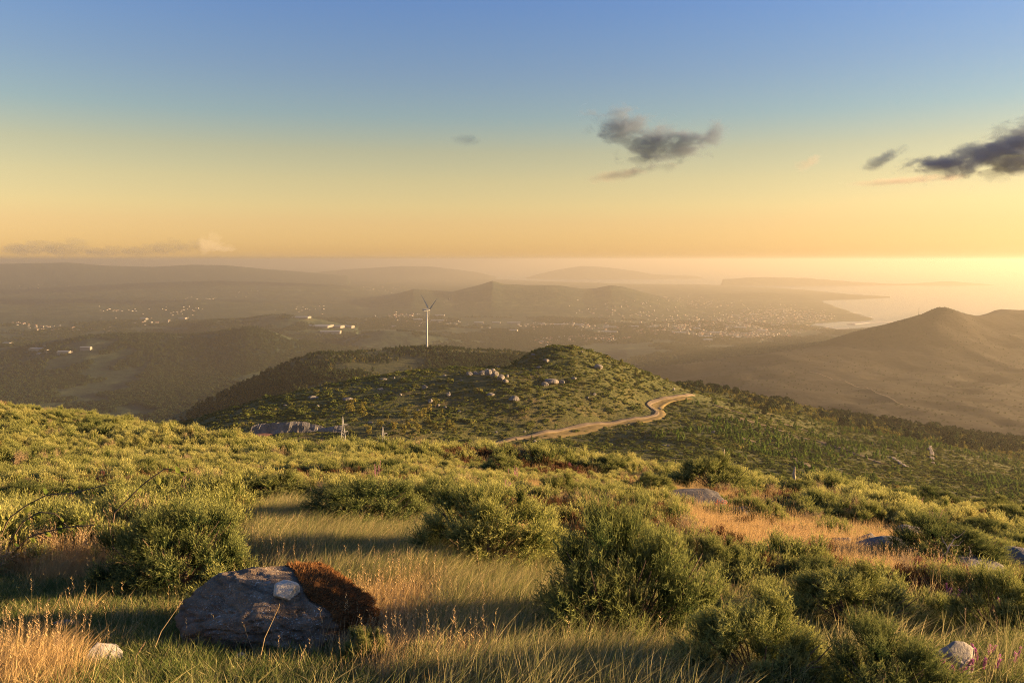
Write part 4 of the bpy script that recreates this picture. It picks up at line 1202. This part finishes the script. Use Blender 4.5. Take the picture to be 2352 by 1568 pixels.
for X, Y, sx, sy, c in towns:
    px_.append(rng.normal(X, sx * 0.55, c)); py_.append(rng.normal(Y, sy * 0.6, c))
px_ = np.concatenate(px_); py_ = np.concatenate(py_)
# put them on the flat lowland at the distance where the sight line meets it
pts = []
dg = np.geomspace(2000, 14000, 240)
for X, Y in zip(px_, py_):
    if Y < 650: continue
    p0 = P(X, Y, 1.0)
    zz = -448 - 45 * min(max((X - 300) / 1000, 0), 1)
    d = zz / p0[2]
    pts.append((p0[0] * d, d))
pts = np.array(pts)
z = zP(pts[:, 0], pts[:, 1]); cdv = coast_dist(pts[:, 0], pts[:, 1])
ok = (cdv > 60) & (z < -380) & (pts[:, 1] > 2300)
pts, z = pts[ok], z[ok]; n = len(pts)
s = rng.uniform(4, 7.5, n)
scatter('distant_town', np.stack([pts[:, 0], pts[:, 1], z - 0.5], 1), np.stack([np.zeros(n), np.zeros(n), rng.uniform(0, 3.14, n)], 1), np.stack([s, s, s * rng.uniform(0.7, 1.5, n)], 1), rng.integers(0, 5, n), hp, 'pale houses of the hazy town and villages on the lowland')

def shed(X, Y, wpx, lab, i, group='pale industrial sheds on the lowland'):
    p0 = P(X, Y, 1.0); zz = -448 - 45 * min(max((X - 300) / 1000, 0), 1)
    d = zz / p0[2]; p = np.array([p0[0] * d, d, 0]); p[2] = float(zP(p[0], p[1])) - 0.5
    w = wpx * px2m(p) / 2 * 0.75; r = np.random.default_rng(i)
    e = empty('industrial_shed', p, lab, 'shed', group, rz=r.uniform(-0.35, 0.1))
    l = w * r.uniform(0.5, 0.8); h = r.uniform(8, 13)
    V = [(-w, -l, -2), (w, -l, -2), (w, l, -2), (-w, l, -2), (-w, -l, h), (w, -l, h), (w, l, h), (-w, l, h), (-w, 0, h + 3), (w, 0, h + 3)]
    mesh_obj('wall', V, [(0, 1, 5, 4), (1, 2, 6, 9, 5), (2, 3, 7, 6), (3, 0, 4, 8, 7)], M['wallw'], e)
    R_ = [(-w - 1, -l - 1, h + 0.15), (w + 1, -l - 1, h + 0.15), (w + 1, l + 1, h + 0.15), (-w - 1, l + 1, h + 0.15), (-w - 1, 0, h + 3.3), (w + 1, 0, h + 3.3)]
    mesh_obj('roof', R_, [(0, 1, 5, 4), (2, 3, 4, 5)], M['roofw'], e)
sheds = [(690, 771, 60), (735, 778, 70), (770, 776, 50), (800, 771, 34), (760, 784, 60), (465, 784, 34), (395, 795, 40), (430, 790, 22), (90, 836, 40), (150, 848, 36), (200, 846, 30), (20, 808, 26), (905, 757, 12), (960, 743, 26), (1005, 745, 40), (1100, 750, 26), (1140, 751, 24), (1180, 752, 40), (1245, 756, 24),
         (1285, 758, 34), (1330, 758, 30), (1400, 763, 40), (1455, 760, 30), (1500, 760, 26), (1400, 773, 48), (1560, 772, 40), (1620, 780, 40), (1640, 770, 30), (1625, 793, 26), (1600, 762, 20), (1700, 757, 34), (1750, 765, 28), (1780, 750, 26), (1690, 730, 22), (1730, 725, 18), (1180, 772, 24), (1880, 741, 30), (1010, 734, 28), (330, 738, 20), (420, 736, 22)]
for i, (X, Y, w) in enumerate(sheds):
    sz = 'small' if w < 25 else 'middling' if w < 35 else 'long'
    lab = 'broad pale factory shed in the cluster beyond the wooded cone hill' if i < 5 else ('pale shed standing alone among woods left of the cone hill' if i < 12 else '%s pale industrial shed %s' % (sz, 'near the foot of the wind turbine' if X < 1060 else 'in the belt below the central range' if X < 1300 else 'in the belt before the town' if X < 1550 else 'on the near edge of the town' if Y > 755 else 'inside the hazy town'))
    shed(X, Y, w, lab, i, ['factory cluster beyond the cone hill', 'sheds among the left hand woods', 'sheds in the lowland belt'][0 if i < 5 else (1 if i < 12 else 2)])
def pier(sk, w, label):
    pp = [at_z(X, Y, SEA) for X, Y in sk]
    V = []; Fc = []
    for i, q in enumerate(pp):
        tdir = norm(np.array(pp[min(i + 1, len(pp) - 1)]) - np.array(pp[max(i - 1, 0)]))
        nn = np.array([-tdir[1], tdir[0], 0]) * w / 2
        for sgn in (-1, 1):
            V.append(q + nn * sgn * 1.3 + np.array([0, 0, -9])); V.append(q + nn * sgn + np.array([0, 0, 5]))
    for i in range(len(pp) - 1):
        a = i * 4; b = a + 4
        Fc += [(a, b, b + 1, a + 1), (a + 1, b + 1, b + 3, a + 3), (a + 3, b + 3, b + 2, a + 2)]
    Fc += [(0, 1, 3, 2), tuple(len(V) - 4 + k for k in (0, 2, 3, 1))]
    tag(mesh_obj('breakwater', V, Fc, M['pier']), label, 'breakwater', 'breakwaters of the harbour')
pier([(1955, 745), (1990, 741), (2050, 739)], 60, 'long concrete breakwater closing the harbour basin')
pier([(1895, 752), (1920, 755), (1945, 754)], 40, 'short jetty inside the harbour basin')
pier([(1940, 719), (1975, 718)], 34, 'thin jetty reaching out from the town shore')
pier([(1960, 726), (2000, 729)], 34, 'jetty below the town shore beside the breakwater')

# ------------------------------------------------------------------ near plants
hiP = []
for k in range(4):
    S = gorse_shape(11 + k, 0.72, 0.8, 3300, 12, 0.14, 0.26, 0.052, 0.009, lump=0.3, ncl=85, cr=0.24)
    st = stems_shape(11 + k, 0.75, 0.85, 26)
    hiP.append((shape_obj('foliage', S, M['gorse_dark' if k < 2 else 'gorse'], link=False).data, mesh_obj('stem', st[0], st[1], M['bark'], link=False).data))
BUSH_AT = []
def bush(X, Yb, wpx, hpx, k, label, group='gorse bushes near the boulder', name='gorse_bush', rz=None):
    p = gA(min(max(X, -40), 2400), min(Yb, 1640) if Yb <= 1568 else Yb)
    s = px2m(p)
    e = empty(name, p, label, 'bush', group, rz=k * 1.3 if rz is None else rz)
    fw = wpx * s / (2 * 0.78); fh = hpx * s / 0.86
    e.scale = (fw, fw, fh); BUSH_AT.append((p[0], p[1], fw * 0.72))
    for nm, me in zip(('foliage', 'stem'), hiP[k % 4]):
        o = bpy.data.objects.new(nm, me); COL.objects.link(o); o.parent = e
bushes = [
    (410, 1345, 320, 190, 0, 'dark round gorse bush behind the mossy boulder'),
    (1430, 1485, 410, 300, 1, 'largest dark gorse bush, standing beside the grass path'),
    (1745, 1590, 390, 200, 2, 'spreading gorse bush in front of the largest one, its top sunlit'),
    (1120, 1300, 330, 170, 3, 'gorse bush at the head of the grass path with a golden right side'),
    (830, 1215, 320, 110, 0, 'low dark gorse bank above the pale wind blown grass'),
    (2040, 1640, 330, 190, 1, 'ragged gorse bush over pink heather and a pale stone'),
    (1960, 1440, 330, 130, 2, 'gorse bush with reddish twigs below the straw grass'),
    (2310, 1470, 240, 150, 3, 'dark gorse bush below the long grey slab'),
    (2165, 1310, 270, 110, 1, 'smooth rounded gorse bush above the dead branch'),
    (1640, 1125, 190, 75, 2, 'upright gorse bush behind the dark flat slab'),
    (1740, 1210, 120, 60, 3, 'small dark gorse clump at the top of the straw grass'),
    (1290, 1155, 130, 62, 2, 'gorse clump topped with reddish heather'),
    (1860, 1370, 180, 90, 0, 'small gorse bush on the lower edge of the straw grass'),
    (1640, 1330, 160, 90, 3, 'gorse bush between the largest bush and the straw grass'),
    (1010, 1180, 170, 70, 1, 'gorse bush joining the dark bank and the golden sided bush'),
    (640, 1150, 200, 60, 2, 'gorse bush just uphill of the purple flower spikes'),
    (960, 1545, 110, 70, 0, 'little gorse sprig in the golden grass beside the boulder'),
    (840, 1530, 110, 80, 3, 'little dark gorse plant at the right foot of the boulder'),
]
for b in bushes: bush(*b)
for i, (X, Y, w, h) in enumerate([(2070, 1165, 120, 40), (2150, 1160, 110, 42), (2290, 1160, 120, 34), (2330, 1215, 120, 50), (2260, 1240, 130, 50), (190, 1000, 90, 36), (260, 995, 90, 34), (380, 985, 80, 26), (560, 1010, 80, 26), (700, 1060, 100, 34), (1150, 1090, 110, 44), (1400, 1090, 110, 40), (1220, 1060, 90, 34), (480, 1060, 100, 34), (100, 1070, 120, 42), (330, 1110, 140, 54), (60, 1165, 150, 60), (900, 1095, 110, 40), (1500, 1130, 110, 40), (1850, 1140, 110, 34)]):
    bush(X, Y, w, h, i, '%s gorse bush rising out of the scrub %s' % ('wide' if w > 125 else 'small' if w < 100 else 'dark', 'beyond the far blue grey slab' if X > 1800 else 'along the brow above the dirt road' if X > 1100 else 'uphill of the dark gorse bank' if X > 620 else 'on the left brow' if Y < 1030 else 'behind the bramble runners'), 'gorse bushes along the brow')

# zones of the near ground in the sketch: X, Y, rx, ry, weight
def zone(X, Y, lst):
    s = np.zeros(len(X))
    for cx, cy, rx, ry, w in lst:
        s = np.maximum(s, w * np.exp(-(((X - cx) / rx) ** 2 + ((Y - cy) / ry) ** 2) ** 1.5))
    return s
Z_LAWN = [(150, 1420, 330, 90, 1), (100, 1530, 420, 90, 1), (600, 1545, 300, 60, 1), (330, 1390, 140, 60, 1)]
Z_LONG = [(760, 1240, 230, 75, 1), (900, 1330, 260, 100, 1), (1150, 1450, 320, 140, 1), (1300, 1560, 420, 90, 1), (620, 1230, 90, 60, 1), (980, 1300, 160, 60, 1)]
Z_STRAW = [(900, 1440, 120, 120, 1.6), (1010, 1520, 170, 90, 1.1), (120, 1290, 160, 55, 1), (40, 1540, 230, 80, 1.1), (1700, 1200, 140, 60, 1.1), (1880, 1260, 240, 55, 1.1), (1560, 1130, 140, 25, 0.7), (2040, 1330, 140, 40, 0.8), (1190, 1255, 60, 40, 0.9), (130, 1215, 130, 40, 0.6), (680, 1310, 90, 22, 0.9), (1230, 1130, 120, 20, 0.6)]

grass_protos = [
    shape_obj('g0', grass_shape(1, 60, 0.13, 0.07, 0.17, 0.006, (0.05, 0), 0.6, 0.5, 0, dry=(0.0, 0.7)), M['grass'], link=False),
    shape_obj('g1', grass_shape(2, 60, 0.13, 0.06, 0.15, 0.006, (0.1, 0), 0.6, 0.5, 0, dry=(0.1, 0.95)), M['grass'], link=False),
    shape_obj('g2', grass_shape(3, 48, 0.12, 0.20, 0.36, 0.005, (0.4, 0.12), 0.9, 0.25, 0, 4, dry=(0.25, 1.0)), M['grass'], link=False),
    shape_obj('g3', grass_shape(4, 48, 0.12, 0.18, 0.34, 0.005, (0.35, 0.05), 1.0, 0.3, 0, 4, dry=(0.5, 1.0)), M['grass'], link=False),
    shape_obj('g4', grass_shape(5, 44, 0.11, 0.12, 0.26, 0.0045, (0.2, 0.05), 0.7, 0.3, 1, 4, dry=(0.2, 1.0)), M['straw'], link=False),
    shape_obj('g5', grass_shape(6, 44, 0.11, 0.16, 0.32, 0.0045, (0.25, 0.05), 0.7, 0.25, 1, 4, dry=(0.3, 1.0)), M['straw'], link=False),
]
n = 60000
x = rng.uniform(-11, 13, n); y = rng.uniform(3.4, 17, n)
ok = np.abs(x) < y * 0.75 + 0.6
x, y = x[ok], y[ok]; z = zA(x, y); X, Y = proj(x, y, z)
lawn, lng, strw = zone(X, Y, Z_LAWN), zone(X, Y, Z_LONG), zone(X, Y, Z_STRAW)
tot = np.maximum(np.maximum(lawn, lng), strw)
# near the lens grass fills every gap between the bushes
fill = (tot < 0.25)
tot = np.maximum(tot, 0.4 * np.clip((12 - y) / 5, 0, 1))
nb = np.full(len(x), 9.0)
for (qx, qy, qr) in BUSH_AT: nb = np.minimum(nb, np.hypot(x - qx, y - qy) / qr)
tot = tot * np.clip((nb - 0.45) * 3, 0, 1)
for (qx, qy, qr) in ROCK_AT: tot = tot * (np.hypot((x - qx) / qr, (y - qy + 0.3 * qr) / (qr * 0.8 + 0.06)) > 1)
strw = strw * (0.35 + 1.1 * vnoise(x * 2.2, y * 2.2, 120))
bx, by = (x - bl[0]) / 0.78, (y - bl[1]) / 0.56
ok = (rng.uniform(0, 1, len(x)) < tot * np.clip(1.25 - (y - 4) * 0.05, 0.5, 1)) & (bx * bx + by * by > 0.9)
x, y, z, lawn, lng, strw, fill = [q[ok] for q in (x, y, z, lawn, lng, strw, fill)]
n = len(x); r1 = rng.uniform(0, 1, n)
idx = np.where(strw > np.maximum(lawn, lng) * rng.uniform(0.6, 1.4, n), np.where(r1 < 0.5, 4, 5), np.where(lawn > lng * rng.uniform(0.7, 1.3, n), np.where(r1 < 0.6, 0, np.where(r1 < 0.97, 1, 4)), np.where(r1 < 0.55, 2, np.where(r1 < 0.95, 3, 4))))
idx = np.where(fill, np.where(r1 < 0.5, 0, np.where(r1 < 0.85, 1, 3)), idx)
s = rng.uniform(0.7, 1.25, n)
rot = np.stack([rng.normal(0, 0.1, n), rng.normal(0, 0.1, n), np.where(idx >= 2, rng.normal(0, 0.7, n), rng.uniform(0, 6.28, n))], 1)
scatter('grass', np.stack([x, y, z], 1), rot, np.stack([s, s, s], 1), idx, grass_protos, 'long and short grass, green to straw, around the boulder and bushes')
print('grass', n)

for X_, Y_, r_ in ((2150, 1325, 0.7), (1770, 1098, 0.6), (1822, 1120, 0.5), (1660, 1105, 0.5)):
    q = gA(X_, Y_); ROCK_AT.append((q[0], q[1], r_))
# scrub to the brow
scrub_protos = [shape_obj('s%d' % k, gorse_shape(30 + k, 0.36, 0.42, 300, 9, 0.14, 0.30, 0.06, 0.013, up=0.9, lump=0.4, ncl=12, cr=0.38), M['scrub' if k < 3 else 'gorse'], link=False) for k in range(5)]
scrub_protos += [shape_obj('s5', gorse_shape(36, 0.34, 0.30, 300, 8, 0.08, 0.18, 0.05, 0.012, up=0.9, ncl=14, cr=0.3), M['heather'], link=False)]
scrub_protos += [shape_obj('s6', grass_shape(7, 60, 0.22, 0.2, 0.42, 0.007, (0.15, 0.02), 0.6, 0.3, 2, 3, dry=(0.2, 1)), M['straw'], link=False)]
scrub_protos += [shape_obj('s7', gorse_shape(47, 0.4, 0.36, 260, 7, 0.14, 0.30, 0.05, 0.008, up=0.8, ncl=9, cr=0.4), M['drystem'], link=False)]
n = 46000
aa = np.radians(rng.uniform(-44, 44, n)); rr = np.sqrt(rng.uniform(6.5 ** 2, 78 ** 2, n))
m2 = 16000
aa = np.r_[aa, np.radians(rng.uniform(-42, 42, m2))]; rr = np.r_[rr, np.sqrt(rng.uniform(6.5 ** 2, 26 ** 2, m2))]
x, y = rr * np.sin(aa), rr * np.cos(aa)
z = zA(x, y); X, Y = proj(x, y, z)
op = np.maximum(zone(X, Y, Z_LAWN), zone(X, Y, Z_LONG))
st = zone(X, Y, Z_STRAW) * (0.4 + 1.0 * vnoise(x * 0.9, y * 0.9, 121))
pr = vnoise(x * 0.35, y * 0.35, 110)
gap = np.clip((rr - 6) / 5, 0, 1)
nb = np.full(len(x), 9.0)
for (qx, qy, qr) in BUSH_AT: nb = np.minimum(nb, np.hypot(x - qx, y - qy + 0.25 * qr) / qr)
rk = np.full(len(x), 9.0)
for (qx, qy, qr) in ROCK_AT: rk = np.minimum(rk, np.hypot((x - qx) / (qr * 1.15), (y - qy + 0.7 * qr + 0.25) / (qr * 0.9 + 0.55)))
ok = (rk > 1) & (nb > 1.12) & ((rr > 9.5) | (rng.uniform(0, 1, len(x)) < 0.12)) & (op * gap < 0.22 + 0.1 * rng.uniform(0, 1, len(x))) & ((op < 0.2) | (rr > 13)) & (rng.uniform(0, 1, len(x)) < 0.05 + 1.15 * pr) & ((st < 0.35) | (rng.uniform(0, 1, len(x)) < 0.45))
x, y, z, rr, st, pr = [q[ok] for q in (x, y, z, rr, st, pr)]
n = len(x); r1 = rng.uniform(0, 1, n)
hz = vnoise(x * 0.16 + 40, y * 0.16, 111)
dk = vnoise(x * 0.28 + 9, y * 0.28, 131) + rng.normal(0, 0.12, n)
idx = np.where(dk > 0.5, rng.integers(3, 5, n), rng.integers(0, 3, n))
idx = np.where((hz > 0.57) & (r1 < 0.6), 5, idx)
idx = np.where((r1 > np.where(rr < 40, 0.8, 0.88)) | ((st > 0.3) & (r1 > 0.12)), 6, idx)
idx = np.where((idx < 5) & (rng.uniform(0, 1, n) < 0.05), 7, idx)
big = 0.5 + 1.15 * vnoise(x * 0.22, y * 0.22, 112)
s = rng.uniform(0.6, 1.15, n) * big * np.where(rr < 16, 0.62, 0.8) * np.where(rr > 30, 1.25, 1.0)
s = np.where(idx == 6, np.clip(s * 1.3, 0.6, 1.2), s)
scatter('gorse_scrub', np.stack([x, y, z - 0.04], 1), rnd_rot(n, 0.1), np.stack([s, s, s * rng.uniform(0.85, 1.25, n)], 1), idx, scrub_protos, 'sunlit gorse and heather scrub covering the hilltop down to its brow')
print('scrub', n)

# flower spikes, coral leaf clump
def spike(X, Y, hpx, mat, label, group, seed, n=6):
    p = gA(X, Y); s = px2m(p); r = np.random.default_rng(seed)
    H = hpx * s
    e = empty('flower_spike', p, label, 'flower', group)
    c = r.normal(0, 0.05, (n, 3)); c[:, 2] = 0
    top = c + np.stack([r.normal(0.03, 0.05, n), r.normal(0, 0.05, n), H * r.uniform(0.75, 1.0, n)], 1)
    V, Fc = tubes([[a, (a + b) / 2, b] for a, b in zip(c, top)], [0.003] * n, 4)
    stem = mesh_obj('stem', V, Fc, M['drystem'], e, {'tint': np.full(len(V), 0.3), 'tip': np.zeros(len(V))})
    d = norm(top - c)
    S = shoots(top - d * H * 0.35, d, np.full(n, H * 0.38), 34, 0.022, 0.014, r, False)
    shape_obj('blossom', S, M[mat], stem)
for i, (X, Y, h) in enumerate([(372, 1185, 40), (352, 1190, 30), (402, 1170, 44), (330, 1180, 30), (423, 1150, 60), (505, 1140, 40), (522, 1142, 36)]):
    spike(X, Y + 30, h + 30, 'pink', 'purple heather spikes beside the dark round bush', 'purple heather by the round bush', 400 + i)
for i, (X, Y, h) in enumerate([(863, 1100, 30), (1160, 1140, 26), (1022, 1150, 30), (1280, 1125, 24), (2140, 1205, 24), (2105, 1170, 20), (1180, 1100, 20)]):
    spike(X, Y + 20, h + 30, 'pink', 'thin pink flower spike standing in the scrub of the brow', 'pink spikes in the brow scrub', 420 + i)
for i, (X, Y, h) in enumerate([(2100, 1560, 40), (2125, 1555, 34), (2155, 1560, 30), (2235, 1550, 40), (2320, 1430, 40), (2335, 1450, 36), (2290, 1520, 36), (2180, 1380, 26)]):
    spike(X, min(Y + 20, 1600), h + 30, 'pink', 'pink heather spikes by the pale rounded stone', 'pink heather by the pale stone', 440 + i)
p = gA(1655, 1180); s = px2m(p)
e = empty('coral_plant', p, 'coral red leafy plant beside the dark flat slab', 'plant')
S = blob_shape(9, 160, 40 * s / 2, 34 * s, 0.02); shape_obj('leaves', S, M['coral'], e)
V, Fc = tubes([[(0, 0, -0.02), (0.02 * k, 0, 20 * s)] for k in (-2, 0, 2)], [0.004] * 3, 4); mesh_obj('stem', V, Fc, M['bark'], e)

# dead branch, dry stems, posts
def branching(seed, L, r0, depth, d0, spread=0.6, n=3):
    r = np.random.default_rng(seed); ps = []; rs = []
    def go(p, d, l, rad, k):
        pts = [p]; dd = norm(d)
        for _ in range(4):
            dd = norm(dd + r.normal(0, 0.18, 3)); pts.append(pts[-1] + dd * l / 4)
        ps.append(pts); rs.append(np.linspace(rad, rad * 0.55, 5))
        if k > 0:
            for j in range(n):
                q = pts[1 + (j % 4)] if j < n - 1 else pts[-1]
                go(q, norm(dd + r.normal(0, spread, 3)), l * r.uniform(0.5, 0.75), rad * 0.55, k - 1)
    go(np.zeros(3), np.array(d0, float), L, r0, depth)
    return ps, rs
def dead(name, X, Y, Hpx, seed, label, r0, dirs, depth=3, spread=0.6, mat='wood', cat='branch', group=None, n=3):
    p = gA(X, Y); s = px2m(p)
    e = empty(name, p, label, cat, group)
    for i, d in enumerate(dirs):
        ps, rs = branching(seed + i, Hpx * s * 0.55, r0, depth, d, spread, n)
        V, Fc = tubes(ps, rs, 5); mesh_obj('limb', V, Fc, M[mat], e)
dead('dead_branch', 2150, 1322, 105, 510, 'bleached leafless dead branch lying by the grey slabs', 0.022, [(0.2, 0, 1), (0.9, -0.2, 0.5), (-0.7, 0, 0.7)], 3, 0.7)
dead('dead_branch', 1770, 1096, 80, 520, 'forked bare stick rising above the brow scrub', 0.03, [(-0.5, 0, 1), (0.45, 0, 0.8)], 0, 0.3)
dead('dead_shrub', 430, 1335, 150, 530, 'pale dry leafless shrub in front of the dark round bush', 0.008, [(0, 0, 1), (0.15, 0, 1), (-0.15, 0, 1)], 3, 0.35, 'drystem', 'shrub')
dead('dead_shrub', 345, 1350, 120, 540, 'thin dry stalks at the left foot of the dark round bush', 0.006, [(0.05, 0, 1), (-0.1, 0, 1)], 2, 0.3, 'drystem', 'shrub')
def post(X, Y, hpx, label, arm=False):
    p = gA(X, Y); s = px2m(p); H = hpx * s; r = np.random.default_rng(int(X))
    V, Fc = tubes([[(0, 0, -0.1), (0.03, 0, H * 0.4), (-0.01, 0.0, H * 0.75), (0.02, 0, H)]], [np.array([0.07, 0.06, 0.055, 0.02])], 7)
    o = mesh_obj('wooden_post', V, Fc, M['wood']); o.location = p
    if arm:
        V, Fc = tubes([[(0, 0, H * 0.5), (0.22, 0, H * 0.62)]], [0.015], 4); mesh_obj('broken_limb', V, Fc, M['wood'], o)
    tag(o, label, 'post')
post(1660, 1104, 92, 'weathered pale stake sticking up behind the upright gorse bush')
post(1822, 1118, 66, 'short dark stump with a side twig on the brow', True)

# bramble runners at the left
def bramble(sk, seed, label, lift):
    p0 = gA(sk[0][0], 1310); s = px2m(p0); sk = [(sk[0][0], 1312)] + list(sk)
    e = empty('bramble_runner', p0, label, 'bramble', 'bramble runners over the straw grass')
    d = p0[1]
    path = np.array([P(X, Y, d - 0.03 * i) - p0 for i, (X, Y) in enumerate(sk)])
    tt = np.linspace(0, len(sk) - 1, 24)
    path = np.stack([np.interp(tt, np.arange(len(sk)), path[:, k]) for k in range(3)], 1)
    V, Fc = tubes([path], [np.linspace(0.009, 0.005, 24)], 5); cane = mesh_obj('cane', V, Fc, M['bark'], e)
    r = np.random.default_rng(seed)
    for i in range(1, 24, 2):
        c = path[i] + r.normal(0, 0.02, 3)
        a = norm(r.normal(size=3) + np.array([0, 0, -0.4])); b = norm(np.cross(a, r.normal(size=3)))
        l = r.uniform(0.06, 0.10)
        V = [c, c + a * l * 0.35 + b * l * 0.28, c + a * l * 0.75 + b * l * 0.22, c + a * l, c + a * l * 0.75 - b * l * 0.22, c + a * l * 0.35 - b * l * 0.28, c + a * l * 0.5 + np.cross(a, b) * l * 0.12]
        mesh_obj('leaf', V, [(0, 1, 6), (1, 2, 6), (2, 3, 6), (3, 4, 6), (4, 5, 6), (5, 0, 6)], M['bramble'], cane, {'tint': np.full(7, r.uniform(0, 1)), 'tip': np.zeros(7)})
bramble([(0, 1235), (20, 1190), (60, 1160), (110, 1135), (170, 1132), (245, 1112)], 601, 'long bramble runner arching up to a bare tip', 0)
bramble([(20, 1250), (50, 1200), (90, 1175), (130, 1180), (160, 1215)], 602, 'bramble runner drooping over the straw grass', 0)
bramble([(0, 1300), (70, 1230), (150, 1210), (220, 1205), (280, 1208)], 603, 'low bramble runner reaching towards the round bush', 0)
bramble([(260, 1180), (330, 1110), (380, 1075), (430, 1085)], 604, 'bramble runner climbing over the gorse uphill of the round bush', 0)
# single tall dry stalks round the boulder
for i, (X0, Y0, X1, Y1) in enumerate([(340, 1520, 415, 1385), (545, 1500, 580, 1420), (590, 1540, 640, 1395), (690, 1560, 700, 1490), (310, 1540, 330, 1480), (150, 1540, 130, 1460), (235, 1530, 230, 1470), (560, 1500, 490, 1415), (600, 1520, 560, 1435), (1690, 1490, 1655, 1360), (1750, 1560, 1760, 1470), (2225, 1510, 2218, 1400), (2300, 1500, 2290, 1420), (1560, 1420, 1590, 1330), (860, 1400, 880, 1330), (640, 1300, 655, 1262), (660, 1300, 670, 1258)]):
    p = gA(X0, Y0); q = P(X1, Y1, p[1] + 0.05) - p
    e = empty('dry_stalk', p, 'single thin dry grass stalk with a seed head near the boulder' if X0 < 900 else 'single thin dry grass stalk standing before the gorse bushes', 'grass stalk', 'dry stalks near the boulder' if X0 < 900 else 'dry stalks before the gorse')
    mid = q * 0.5 + np.array([-0.02, 0, 0.01])
    V, Fc = tubes([[np.array([0, 0, -0.02]), mid, q]], [np.array([0.004, 0.003, 0.0015])], 4)
    stalk = mesh_obj('stalk', V, Fc, M['drystem'], e, {'tint': np.full(len(V), 0.6), 'tip': np.zeros(len(V))})
    dd = norm(q - mid)[None]
    S = shoots((q - dd[0] * 0.06)[None], dd, np.array([0.08]), 16, 0.02, 0.006, np.random.default_rng(700 + i), False)
    shape_obj('seed_head', S, M['drystem'], stalk)

# ------------------------------------------------------------------ clouds, far above the haze
def cloud(name, X, Y, d, lobes, dens, nscale, label, col=(0.38, 0.48, 0.64), amp=3.4, aniso=-0.3, edge=1.3, thick=0.6, group=None):
    c0 = P(X, Y, d); k = d / F
    m, t, out = new_mat(name + '_air')
    co = objco(t)
    f = None
    lo = np.array([1e9] * 3); hi = -lo
    for (lx, ly, rx, ry, tilt) in lobes:
        c = np.array([lx * k, 0, -ly * k]); r = np.array([rx * k, rx * k * thick, ry * k])
        lo = np.minimum(lo, c - np.array([max(r[0], r[2])] * 3) * 1.35); hi = np.maximum(hi, c + np.array([max(r[0], r[2])] * 3) * 1.35)
        mp = t.nodes.new('ShaderNodeMapping'); mp.vector_type = 'TEXTURE'
        mp.inputs['Location'].default_value = c; mp.inputs['Rotation'].default_value = (0, tilt, 0); mp.inputs['Scale'].default_value = r
        t.links.new(co, mp.inputs['Vector'])
        ln = t.nodes.new('ShaderNodeVectorMath'); ln.operation = 'LENGTH'; t.links.new(mp.outputs[0], ln.inputs[0])
        q = math_n(t, 'SUBTRACT', 1.0, ln.outputs['Value'])
        f = q if f is None else math_n(t, 'MAXIMUM', f, q)
    mp = t.nodes.new('ShaderNodeMapping'); mp.inputs['Scale'].default_value = (1, 1, 1.7); t.links.new(co, mp.inputs['Vector'])
    nz = noise(t, nscale / k / 100, 7, 0.62, mp.outputs[0], 0.6)
    v = math_n(t, 'ADD', f, math_n(t, 'MULTIPLY', math_n(t, 'SUBTRACT', nz, 0.52), amp))
    v = math_n(t, 'MULTIPLY', v, edge, clamp=True)
    v = math_n(t, 'MULTIPLY', v, dens / k / 100)
    pv = t.nodes.new('ShaderNodeVolumePrincipled')
    pv.inputs['Color'].default_value = (*col, 1); pv.inputs['Anisotropy'].default_value = aniso
    t.links.new(v, pv.inputs['Density']); t.links.new(pv.outputs[0], out.inputs['Volume'])
    u, fc = ICO[3]
    V = u * (hi - lo) / 2 * 1.25 + (hi + lo) / 2
    o = mesh_obj(name, V, fc, m); o.location = c0
    return tag(o, label, 'cloud', group)
cloud('cloud', 1500, 325, 9000, [(-60, -28, 85, 40, 0.2), (5, 4, 85, 52, 0), (65, 14, 85, 32, -0.3), (135, -15, 36, 28, -0.7)], 3.6, 2.4, 'ragged dark grey cloud floating alone above the lowland')
cloud('cloud', 2330, 345, 9000, [(-150, 28, 110, 20, -0.12), (-40, 0, 150, 34, -0.35), (60, -20, 150, 62, -0.3), (60, 25, 150, 28, 0)], 4.0, 1.9, 'heavy grey cloud bank with a pale lower edge towards the sun')
cloud('cloud', 2032, 362, 9000, [(0, 0, 50, 15, -0.5)], 3.5, 2.2, 'small dark cloud scrap beside the heavy bank')
cloud('cloud', 1440, 398, 12000, [(0, 0, 90, 13, -0.15)], 1.3, 1.6, 'thin pinkish wisp just under the ragged dark cloud', (0.5, 0.42, 0.38), aniso=0.3)
cloud('cloud', 1862, 370, 12000, [(0, 0, 34, 14, -0.4)], 1.5, 2.2, 'small pink cloud tuft between the two dark clouds', (0.5, 0.42, 0.38), aniso=0.3)
cloud('cloud', 2080, 415, 12000, [(0, 0, 120, 9, -0.05)], 1.3, 1.6, 'long pink streak under the heavy cloud bank', (0.5, 0.42, 0.38), aniso=0.3)
cloud('cloud', 1075, 320, 9000, [(0, 0, 40, 14, 0.1)], 1.2, 2.4, 'faint grey wisp alone in the blue', amp=2.4)
cum = [(60, 570, 75, 20), (150, 568, 60, 26), (240, 578, 60, 14), (325, 575, 50, 17), (385, 566, 44, 22), (430, 566, 30, 16), (478, 558, 40, 28), (520, 572, 30, 10)]
for i, (X, Y, w, h) in enumerate(cum):
    cloud('cumulus_cloud', X, Y - 4, 30000, [(0, h * 0.35, w, h * 0.7, 0), (w * 0.35, -h * 0.1, w * 0.5, h * 0.8, 0.1), (-w * 0.3, 0, w * 0.4, h * 0.6, 0)], 0.6, 3.0, 'peach lit cumulus puff in the low bank over the far left ridge', (1.0, 0.97, 0.93), amp=2.0, aniso=-0.45, edge=4, thick=0.5, group='cumulus bank over the far ridge')
